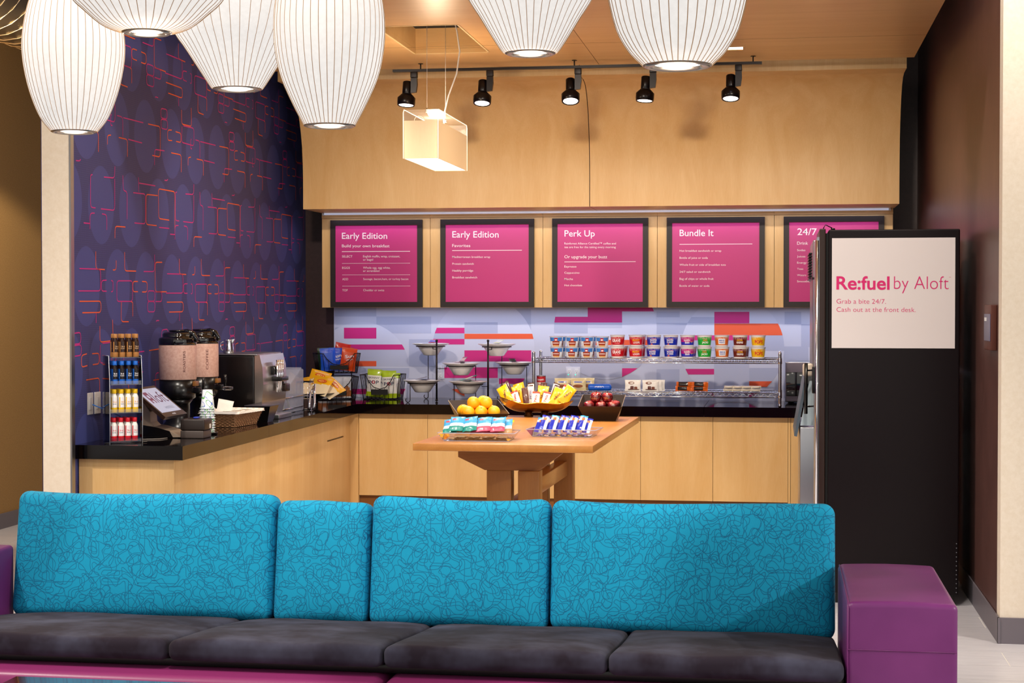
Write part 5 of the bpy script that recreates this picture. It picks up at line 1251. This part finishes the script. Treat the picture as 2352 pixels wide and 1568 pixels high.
# ---- cereal cups
def cup_proto(kind, c1, c2, words, wc, sh=1.0):
    o = thing('cereal_cup', '', 'cereal cup')
    if kind == 'oat':
        h, r0, r1 = .08, .041, .053
        m = MB(); m.lathe([(r0, 0), (r0 + .001, .002), (r1, h), (r1 - .002, h)], 28); m.build('body', mat('pale_cup_card', '#e4e6ee', .4), o)
        m = MB(); wrap_patch(m, r0, r1, 0, h, -1.15, 1.15, .045, .075, 0, 10, .0005); wrap_patch(m, r0, r1, 0, h, -.62, .62, .012, .046, 1, 8, .0008); wrap_patch(m, r0, r1, 0, h, -.25, .25, .046, .07, 2, 4, .0009)
        wrap_patch(m, r0, r1, 0, h, -.16, .16, .05, .06, 4, 4, .0011); wrap_patch(m, r0, r1, 0, h, -.5, .6, .003, .014, 3, 6, .0009); wrap_patch(m, r0, r1, 0, h, -.55, .5, .028, .033, 4, 6, .0011)
        m.build('label', [foil('sky_blue_print', '#3f7fd0'), foil('rust_brown_print', '#9a3a20'), foil('crimson_print', '#b81c34'), foil('oat_print', '#e0b070'), mat('white_ink')], o)
        m = MB(); m.lathe([(r1 + .0015, h), (r1 + .0018, h + .002), (r1, h + .003)], 28); m.build('lid', mat('clear_grey_lid', '#b4b0c0', .2), o)
    else:
        h, r0, r1 = .085, .047, .056
        m = MB(); m.lathe([(r0, 0), (r0 + .001, .001), (r0 + .001, .010), (r1, h - .006), (r1 + .001, h - .005), (r1 + .001, h)], 28); m.build('body', mat('white_cup_plastic', '#eae8ea', .3), o)
        m = MB(); wrap_patch(m, r0, r1, 0, h, -PI, PI, .012, h - .012, 0, 32, .0006)
        if c2: wrap_patch(m, r0, r1, 0, h, -1.2, 1.2, .012, .035 if kind == 'half' else h - .012, 1, 12, .0009) if kind == 'half' else wrap_patch(m, r0, r1, 0, h, -.55, .5, .02, .062, 1, 8, .0009)
        for (wd_, a0, a1, tp, bs_, q) in words: wrap_text(m, wd_, r0, r1, 0, h, a0, a1, tp, bs_, 2 + q, .03, .0013)
        m.build('label', [c1, c2 or c1] + wc, o)
        m = MB(); m.lathe([(r1 + .003, h), (r1 + .004, h + .0015), (r1 + .002, h + .004), (r1 - .002, h + .0045)], 28); m.build('lid', mat('clear_pale_lid', '#cfcbd6', .15), o)
    return o, h
PKI = mat('pink_ink', '#f0a0b0', .5); YI = mat('yellow_ink', '#f4c020', .5); BI = mat('blue_ink', '#2a58b8', .5); OI = mat('orange_ink', '#f07830', .5)
KW = ("Kellogg's", -.35, .35, .066, .059, 0)
CK = {'oat': ('oat', None, None, (), []),
 'krave': ('c', foil('cup_red', '#c01220'), None, ((KW[0], -.35, .35, .068, .062, 0), ('KRAVE', -.75, .5, .058, .034, 1), ('chocolate', -.4, .4, .028, .022, 0)), [PKI, WI]),
 'loops': ('c', foil('cup_scarlet', '#d0152a'), None, ((KW), ('FROOT', -.5, .55, .056, .042, 1), ('LOOPS', -.4, .6, .038, .023, 2)), [PKI, YI, WI]),
 'flakes': ('c', foil('cup_blue', '#1430b8'), None, ((KW), ('FROSTED', -.6, .4, .056, .043, 1), ('FLAKES', -.6, .35, .04, .028, 1), ('\u25CF', -.55, -.2, .022, .015, 2)), [PKI, WI, OI]),
 'raisin': ('half', foil('cup_magenta', '#c01a90'), foil('cup_violet_blue', '#2a30c0'), ((KW), ('RAISIN', -.5, .4, .056, .043, 1), ('BRAN', -.35, .3, .04, .024, 1), ('*', .45, .9, .04, .018, 2)), [PKI, WI, YI]),
 'jacks': ('c', foil('cup_green', '#0fae3a'), None, ((KW), ('APPLE', -.3, .35, .054, .044, 2), ('JACKS', -.45, .5, .04, .026, 1)), [PKI, WI, OI]),
 'mini': ('c', foil('cup_orange', '#d86a20'), mat('white_ink'), ((KW), ('MINI', -.4, .35, .054, .044, 1), ('WHEATS', -.42, .38, .04, .028, 1)), [WI, BI]),
 'cocoa': ('c', foil('cup_brown', '#6a1c18'), None, ((KW), ('COCOA', -.5, .35, .057, .045, 1), ('KRISPIES', -.55, .45, .04, .026, 2)), [PKI, YI, WI]),
 'pops': ('c', foil('cup_yellow', '#eebb10'), None, ((KW), ('POPS', -.62, .6, .052, .026, 1)), [OI, RED])}
desc = {'oat': 'blue and brown oatmeal cup', 'krave': 'dark red cereal cup', 'loops': 'scarlet cereal cup', 'flakes': 'deep blue cereal cup', 'raisin': 'magenta and violet cereal cup',
        'jacks': 'bright green cereal cup', 'mini': 'orange cereal cup with a white label', 'cocoa': 'brown cereal cup', 'pops': 'yellow cereal cup'}
cols = [(1278, 'oat'), (1314, 'oat'), (1348, 'oat'), (1384, 'oat'), (1419, 'krave'), (1461, 'loops'), (1501, 'flakes'), (1541, 'flakes'), (1579, 'raisin'), (1618, 'jacks'), (1658, 'mini'), (1700, 'cocoa'), (1741, 'pops')]
protos = {}
YC = 13.13
seen = {}
for x, k in cols:
    X = at(x, 800, Y=YC).x; seen[k] = seen.get(k, 0) + 1
    for lev in (0, 1):
        rows = [YC]
        if (k, lev) in (('krave', 0), ('loops', 0), ('loops', 1), ('raisin', 0), ('cocoa', 0), ('oat', 0), ('oat', 1)) or (k == 'flakes' and seen[k] == 2 and lev == 0): rows.append(YC + .125)
        for ri, y in enumerate(rows):
            if k == 'oat' and ri and seen[k] > 3: continue
            where = ('upper' if lev else 'lower') + ' of its stack' + (' in the back row' if ri else '')
            if k in ('oat', 'flakes') and not ri:
                nb = {('oat', 1): 'nearest the shelf post', ('oat', 2): 'second from the shelf post', ('oat', 3): 'third from the shelf post', ('oat', 4): 'beside the dark red cup', ('flakes', 1): 'beside the scarlet cup', ('flakes', 2): 'beside the magenta cup'}[(k, seen[k])]
                where = where.split(' of')[0] + ', ' + nb
            lab = desc[k] + ' on the wire shelf, ' + where.replace('of its stack in the back row', 'one behind')
            hh_ = .0802 + .003 if k == 'oat' else .0852 + .0045
            loc = (X + random.uniform(-.002, .002) + (.012 if ri else 0), y, ZTOP + lev * hh_)
            rz = math.radians(4) + random.uniform(-.06, .06)
            if k not in protos:
                protos[k], _ = cup_proto(*CK[k]); o = protos[k]; o.location = loc; o.rotation_euler = (0, 0, rz); o['label'] = lab
            else: o = dup(protos[k], loc, rz, lab)
            o['group'] = 'cereal cups on the wire shelf'
# ---- snacks on the lower shelf
can = thing('tin_can', 'red and white tin can at the post end of the lower wire shelf', 'can', (at(1243, 905, Y=13.16).x, 13.16, ZLOW))
m = MB(); m.lathe([(.036, 0), (.038, .003), (.036, .006), (.036, .112), (.038, .115), (.036, .118)], 28); m.build('body', STEEL, can)
m = MB(); wrap_patch(m, .036, .036, 0, .12, -PI, PI, .065, .11, 0, 24, .0004); wrap_patch(m, .036, .036, 0, .12, -PI, PI, .008, .065, 1, 24, .0004)
wrap_text(m, "Campbell's", .036, .036, 0, .12, -.75, .75, .093, .080, 2, .02, .0009); wrap_text(m, 'Vegetable', .036, .036, 0, .12, -.7, .7, .055, .044, 3, .02, .0009); m.build('label', [foil('can_red', '#b01020', .4), foil('can_white', '#d8c8c4', .4), WI, RED], can)
TANF, CKF = foil('tan_wrapper', '#cdbd94'), foil('cookie_print', '#8a4a20')
for i, (x, w_) in enumerate(((1292, .13), (1328, .13), (1345, .10))):
    bag('cookie_pack', 'tan wrapped cookie pack, %s of three on the lower wire shelf' % ('first', 'middle', 'hindmost')[i], 'snack', (at(x, 890, Y=13.16).x, 13.15 + (.0, .01, .075)[i], ZLOW), (math.radians(-8), 0, .05), .125, .098, .03, [TANF, CKF, foil('blue_print', '#3a50b0')], None, (), 'tan cookie packs', 70 + i, prints=(('e', 0, .36, .62, .13, CKF), ('r', 0, .68, .55, .05, foil('blue_print'))))
o = MB(); o.tube([(-.09, 0, .028), (-.085, 0, .028), (-.075, 0, .028), (.075, 0, .028), (.085, 0, .028), (.095, 0, .028)], [.012, .024, .027, .027, .024, .01], 16)
o.xf(Matrix.Diagonal((1, 1, 1, 1))); ck = tag(o.build('cookie_roll', foil('bright_blue_wrapper', '#1058c8'), None, (at(1377, 890, Y=13.15).x, 13.15, ZLOW), (0, 0, .05)), 'bright blue roll of sandwich cookies on the lower wire shelf', 'snack')
m = MB(); put_text(m, 'OREO', lambda u, v: Vector((-.035 + .07 * u, -.0275 + .004 * abs(v - .5), .028 + .016 * (v - .35))), .02); m.build('lettering', WI, ck, fix=False)
WHF, BRF, REDF = foil('white_wrapper', '#e6e2e0', .4), foil('brown_mug_print', '#7a4434'), foil('dark_red_print', '#5a2a24')
def cocofn(u, v, s_):
    if s_ > 0: return 0
    if -.55 < u < .15 and .6 < v < .85 and not (-.35 < u < -.05 and .68 < v < .78): return 1
    if -.3 < u < .6 and .12 < v < .45: return 2
    return 0
for i, x in enumerate((1454, 1494, 1502, 1508)):
    bag('cocoa_sachet', ['white cocoa sachet with brown mug print, next to the blue cookie roll', 'white cocoa sachet with brown mug print, on the orange bars side', 'plain white sachet standing behind the cocoa sachets', 'plain white sachet standing behind the cocoa sachets'][i], 'sachet',
        (at(x, 890, Y=13.16).x, 13.14 + (.03 * (i - 1) if i > 1 else 0), ZLOW), (math.radians(-6), 0, .03), .125, .088, .022, [WHF, BRF, REDF], None, (), 'white cocoa sachets', 80 + i, prints=(('e', -.2, .72, .4, .12, BRF), ('e', -.15, .72, .25, .06, WHF), ('r', -.1, .3, .22, .15, REDF), ('r', .38, .28, .2, .12, BRF), ('r', .1, .16, .7, .03, REDF)) if i < 2 else ())
ORF, BLF = foil('orange_wrapper', '#d0601c'), foil('black_wrapper', '#1a1014')
for i, (x, lv, c) in enumerate(((1570, 0, 1), (1607, 0, 0), (1572, 1, 1), (1608, 1, 1))):
    bag('snack_bar', 'orange and black snack bar, %s in the pile on the lower shelf' % ('upper' if lv else 'lower'), 'snack bar', (at(x, 890, Y=13.16).x - .062, 13.15, ZLOW + .022 + lv * .033), (math.radians(0), math.radians(90), 0), .042, .125, .034, [ORF, BLF], (lambda u, v, s_: 1 if .14 < v < .7 and u < .55 else 0), (), 'orange snack bars', 90 + i)
for i in range(8):
    x = 1672 + 21 * (i % 4) + (i // 4) * 2
    bag('wrapped_bun', 'small pale wrapped biscuit in the flat pile near the end of the lower shelf', 'snack', (at(x, 890, Y=13.16).x - .035, 13.15, ZLOW + .013 + .024 * (i // 4)), (0, math.radians(90), 0), .022, .072, .06, [foil('pale_beige_wrapper', '#d6cdbf', .5)], None, (), 'pale wrapped biscuits', 100 + i, wob=.002).rotation_euler = (math.radians(0), math.radians(90), 0)
# ---- microwave on the back counter
mw = thing('microwave', 'small microwave oven with dark window at the end of the back counter', 'microwave', (.30, 13.72, .92), math.radians(-4))
MB().rbox(-.235, .235, -.17, .17, .012, .33, r=.006).build('body', STEEL, mw)
dr = MB().rbox(-.23, .235, -.19, -.171, .018, .325, r=.006).build('door', mat('grey_door_frame', '#5c5462', .35, .4), mw)
MB().rbox(-.225, .12, -.193, -.190, .06, .25, r=.001).build('window', mat('dark_glass', '#0a0708', .08, coat=1), dr)
for x in (-.2, .2):
    for y in (-.14, .14): MB().lathe([(.015, 0), (.014, .012)], 10, (x, y, 0)).build('foot', BLK, mw)

# ============================================================ THINGS ON THE OAK TABLE
DKB = mat('dark_bronze_metal', '#2c211c', .3, .6)
b1 = at(1090, 984, Z=.92); b2 = at(1379, 967, Z=.92)
sb1 = Vector((b1.x + .005, b1.y + .11, .92)); sb2 = Vector((b2.x + .0, b2.y + .11, .92))
flared('square_bowl', 'square flared dark metal bowl of oranges on the oak table', 'bowl', sb1, math.radians(22), .10, .165, .095, .165, DKB)
flared('square_bowl', 'square flared dark metal bowl of red apples on the oak table', 'bowl', sb2, math.radians(0), .10, .148, .10, .165, DKB)
og_ = mat('orange_peel', '#f0900c', .4); t = NT(og_); n = t.noise(t.obj(), 9, 2); t.color(t.mix(t.ramp(n, .35, .65), '#ff9a10', '#ffc022')); t.bump(t.noise(t.obj(), 160, 1), .25, .002)
def orange_mesh(r):
    m = MB(); m.lathe([(r * math.sin(a) * 1.0, -r * math.cos(a) * .96) for a in [PI * q / 14 for q in range(15)]], 24, cap=False); return m
WRAP = glassy('cling_wrap', '#ffffff', .9)
oo = None
OS = .082; opos = [(OS * a, OS * b, .046) for b in (-.5, .5) for a in (-.5, .5)] + [(OS * a, OS * b, .103) for b in (-1, 0, 1) for a in (-1, 0, 1)] + [(OS * a, OS * b, .160) for b, a in ((-.5, -.5), (-.5, .5), (.5, .5))]
for i, (dx, dy, dz) in enumerate(opos):
    p = sb1 + Matrix.Rotation(math.radians(22), 3, 'Z') @ Vector((dx, dy, dz))
    lab = 'ripe orange at the top of the pile in the square bowl' if i > 12 else 'ripe orange among those heaped in the square bowl'
    if oo is None:
        oo = thing('orange', lab, 'orange', p, 0, 'oranges in the square bowl')
        orange_mesh(.0405).build('fruit', og_, oo); MB().lathe([(.003, .0375), (.0045, .0388), (.002, .0394)], 8).build('stem_end', mat('green_brown_stem', '#6a6a20', .6), oo)
    else: dup(oo, p, (random.uniform(-.6, .6), random.uniform(-.6, .6), random.uniform(0, 6)), lab)
ar = mat('apple_red_skin', '#a30f18', .25); t = NT(ar); n = t.noise(t.obj((8, 8, 2)), 6, 3); t.color(t.mix(t.ramp(n, .45, .75), '#b00c18', '#dc3a44'))
ao = None
AS = .0795; apos = [(AS * a, AS * b, .038) for b in (-.5, .5) for a in (-.5, .5)] + [(AS * a, AS * b, .096) for b in (-1, 0, 1) for a in (-1, 0, 1)] + [(AS * a, AS * b, .154) for b, a in ((-.5, -.5), (-.5, .5), (.5, -.5))]
for i, (dx, dy, dz) in enumerate(apos):
    p = sb2 + Vector((dx, dy, dz)); lab = 'red apple in crinkled clear wrap among those in the square bowl'
    if ao is None:
        ao = thing('apple', lab, 'apple', p, 0, 'apples in the square bowl')
        P = [(a_ * .87, b_ * .87) for a_, b_ in [(.001, -.026), (.016, -.034), (.028, -.032), (.037, -.018), (.042, .004), (.040, .022), (.030, .034), (.017, .036), (.006, .030), (.001, .026)]]
        MB().lathe(smooth_prof(P, 3), 28, cap=False).build('fruit', ar, ao); MB().tube([(0, 0, .026), (.002, 0, .036), (.006, 0, .046)], .0016, 6).build('stem', mat('brown_stem', '#4a2e18', .7), ao)
        w_ = MB(); w_.lathe(smooth_prof([(a * 1.01 + .0006, b * 1.02) for a, b in P], 5), 40, cap=False)
        for q in range(len(w_.v)): w_.v[q] *= 1 + .02 * abs(_nz.noise(w_.v[q] * 70))
        w_.build('clear_wrap', glassy('crinkled_wrap', '#ffffff', .8), ao)
    else: dup(ao, p, (random.uniform(-.12, .12), random.uniform(-.12, .12), random.uniform(0, 6)), lab)
# ---- gold leaf bowl
gp = at(1234, 957.5, Z=.92)
gb = thing('leaf_bowl', 'golden leaf shaped metal bowl full of candy bars on the oak table', 'bowl', (gp.x - .015, gp.y + .06, .92), math.radians(-4))
GOLD = mat('aged_gold', '#c8963a', .2, 1)
def leaf(u, v):     # u along -1..1, v across -1..1
    wd = .135 * (1 - abs(u) ** 2.4) ** .6 + .004
    x = .262 * u; y = v * wd
    rim = .098 + .012 * abs(u) ** 3 + (.03 if u < 0 else -.002) * abs(u) ** 2 + .005 * math.sin(7 * u) * abs(v)
    low = .028 + .085 * abs(u) ** 4
    z = low + (rim - low) * abs(v) ** 1.7 + .008 * math.cos(9 * u) * (1 - abs(v)) * abs(v)
    return Vector((x, y, z))
m = MB(); NU, NV = 36, 14
for off in (0, .004):
    o_ = len(m.v)
    for i in range(NU + 1):
        for j in range(NV + 1):
            p = leaf(-1 + 2 * i / NU, -1 + 2 * j / NV); m.v.append(p + Vector((0, 0, off)))
    for i in range(NU):
        for j in range(NV):
            a = o_ + i * (NV + 1) + j; m.f.append([a, a + 1, a + NV + 2, a + NV + 1]); m.m.append(0); m.s.append(True)
m.build('leaf_shell', GOLD, gb)
m = MB(); m.tube([leaf(-1 + 2 * i / 30, -1) for i in range(31)] + [leaf(1 - 2 * i / 30, 1) for i in range(1, 30)], .0035, 6, True); m.build('rim', GOLD, gb)
for x in (-.055, .06):
    m = MB(); m.lathe([(.032, 0), (.034, .004), (.022, .02), (.038, .038), (.05, .05)], 20, (x, 0, 0), sy=.8); m.build('foot', mat('dark_gold', '#4a2c0c', .3, .8), gb)
MY, MW, MBN, MRD = foil('yellow_candy_wrapper', '#f2b00c'), foil('white_candy_wrapper', '#e8e2e0'), foil('chocolate_wrapper', '#4a241a'), foil('red_candy_wrapper', '#c8402c')
BRI, PUR = mat('brown_ink', '#4a2010', .5), mat('purple_ink', '#3a2a80', .5)
G0 = Vector(gb.location)
cand = []
for row, (yy, zz, seq) in enumerate(((-.042, .072, 'yrbrryy'), (-.004, .082, 'wywybw'), (.036, .095, 'bywbwr'))):
    n_ = len(seq)
    for j_, k_ in enumerate(seq):
        xx = (-1 + 2 * j_ / (n_ - 1)) * (.185 - .01 * row); cand.append((k_, xx, yy, zz + .03 * (abs(xx) / .19) ** 3, -22 + 8 * row, xx * 170))
for i, (k, dx, dy, dz, rx, ry) in enumerate(cand):
    col = {'y': [MY, MW], 'w': [MW, MBN], 'r': [MW, MRD], 'b': [MBN, MW]}[k]
    tx = {'y': (("m&m's", -.75, .75, .45, .58, BRI, .02, 1.2),), 'w': (('SNICKERS', -1.5, 1.5, .45, .57, PUR, .01, 1.5),), 'r': (('TWIX', -1.1, 1.1, .45, .6, RED, .02, 1.4),), 'b': ()}[k]
    fn = {'y': lambda u, v, s_: 0, 'w': lambda u, v, s_: 1 if v < .1 or v > .9 else 0, 'r': lambda u, v, s_: 1 if v < .14 or v > .86 else 0, 'b': lambda u, v, s_: 0}[k]
    nm = {'y': 'yellow candy bag', 'w': 'white candy bar with purple lettering', 'r': 'white and red candy bar', 'b': 'dark chocolate bar'}[k]
    w_, h_, t_ = {'y': (.078, .135, .018), 'w': (.044, .14, .018), 'r': (.054, .11, .018), 'b': (.045, .14, .018)}[k]
    bag('candy_bar', nm + ' heaped in the golden leaf bowl', 'candy', G0 + Vector((dx, dy, dz)), tuple(map(math.radians, (rx, ry, 0))), w_, h_, t_, col, fn, tx, nm + 's', 120 + i)
# ---- acrylic trays with snack packs
def tray(label, loc, rz, w, d, h):
    o = thing('acrylic_tray', label, 'tray', loc, rz); a, b = w / 2, d / 2; f_ = .035
    m = MB(); lo = [(-a, -b, 0), (a, -b, 0), (a, b, 0), (-a, b, 0)]; hi = [(-a - f_, -b - f_ * .6, h), (a + f_, -b - f_ * .6, h), (a + f_, b + f_ * .6, h), (-a - f_, b + f_ * .6, h)]
    m.add(lo + hi, [(0, 1, 5, 4), (1, 2, 6, 5), (2, 3, 7, 6), (3, 0, 4, 7)]); m.add([(x, y, .002) for x, y, _ in lo], [(0, 1, 2, 3)]); m.build('shell', ACR2, o)
    m = MB(); m.tube(hi, .0032, 6, True); m.tube([(x, y, .003) for x, y, _ in lo], .003, 6, True); m.build('rim', mat('acrylic_rim_pale', '#cfcbdc', .1, alpha=.55), o)
    return o
tl = at(1092, 1015, Z=.92); tr_ = at(1289, 1005, Z=.92)
T1 = Vector((tl.x - .005, tl.y + .16, .92)); T2 = Vector((tr_.x + .005, tr_.y + .13, .92))
tray('flared clear acrylic tray of sky blue snack packs on the oak table', T1, math.radians(2), .37, .25, .048)
tray('flared clear acrylic tray of royal blue snack bars on the oak table', T2, math.radians(-5), .345, .20, .045)
SKY, SKW, SKR, SKB, SKG = foil('sky_blue_pack', '#4aa6d8'), foil('ice_white_pack', '#d6e2ea'), foil('rose_red_pack', '#c8506a'), foil('cracker_brown_pack', '#b98a5a'), foil('teal_green_pack', '#2a8a80')
def skyfn(kind):
    def f_(u, v, s_):
        if s_ < 0 and -.75 < u < -.1 and .68 < v < .86: return 2
        if v > .52: return 0
        if v > .28: return 1
        return 4 if kind == 'g' else 2 if kind == 'r' else 3
    return f_
ORD = ['first', 'second', 'third', 'fourth', 'fifth', 'sixth', 'seventh', 'eighth', 'ninth', 'tenth', 'eleventh']
for i in range(9):
    u = -1 + 2 * i / 8; k = 'ggbgrrrrb'[i]
    bag('snack_pack', {'g': 'sky blue snack pack with teal band', 'b': 'sky blue snack pack with brown band', 'r': 'sky blue snack pack with rose band'}[k] + ' in the clear tray, %s from the blue bars' % ORD[8 - i], 'snack pack',
        T1 + Vector((u * .16, -.095 - (.012 if i % 2 else -.012), .05 + (.008 if i % 2 else -.008))), tuple(map(math.radians, (-54, -5 + 4 * math.sin(i * 1.3), 0))), .084, .125, .018, [SKY, SKW, SKR, SKB, SKG], skyfn(k), (), 'snack packs with ' + k + ' band', 150 + i, nx=14, ny=14)
for i in range(8):
    u = -1 + 2 * i / 7
    bag('snack_pack', 'brown snack pack lying at the bottom of the clear tray, %s from the blue bars' % ORD[7 - i], 'snack pack', T1 + Vector((u * .142, -.105,      .012 + .010 * (i % 2))), (math.radians(-90), 0, 0), .070, .12, .008, [SKB, SKR], lambda a, v, s_: 0, (), 'brown snack packs at the bottom', 170 + i)
for i in range(7):
    u = -1 + 2 * i / 6
    bag('snack_pack', 'tan backed snack pack at the rear of the clear tray, %s from the blue bars' % ORD[6 - i], 'snack pack', T1 + Vector((u * .14, .045 + .014 * (i % 2), .036)), (math.radians(-50), 0, 0), .085, .11, .006, [foil('tan_pack_back', '#b49468'), foil('lime_corner', '#c8d020')], lambda a, v, s_: 1 if (v > .85 and a > .4) else 0, (), 'tan snack packs', 180 + i)
RB, RBW, RBO, CY = foil('royal_blue_bar', '#1c2fb4'), foil('white_bar', '#dfe2f2'), foil('orange_cookie_print', '#c8743a'), foil('cyan_end', '#2aa0cc')
def barfn(e):
    def f_(u, v, s_):
        if v > .88: return 3 if e % 3 == 0 else 0
        if s_ < 0 and .6 < v < .84: return 1 if abs(u) > .35 else 2
        if u > .15: return 1
        return 0
    return f_
for i in range(11):
    u = -1 + 2 * i / 10
    bag('snack_bar', 'royal blue and white bar leaning in its tray, %s from the sky blue packs' % ORD[i], 'snack bar', T2 + Vector((u * .142 - .012, -.07 - (.009 if i % 2 else -.009), .034 + (.008 if i % 2 else -.008))), tuple(map(math.radians, (-52, 10, 0))), .046, .128, .015, [RB, RBW, RBO, CY], barfn(i), (), 'blue snack bars leaning', 200 + i, nx=10, ny=16)
for i in range(9):
    u = -1 + 2 * i / 8
    bag('snack_bar', 'royal blue bar flat at the tray bottom, %s from the sky blue packs' % ORD[i], 'snack bar', T2 + Vector((u * .138, -.085, .008 + .010 * (i % 2))), (math.radians(-90), 0, 0), .044, .12, .009, [RB, RBW, RBO, CY], barfn(i), (), 'blue snack bars at the bottom', 220 + i)
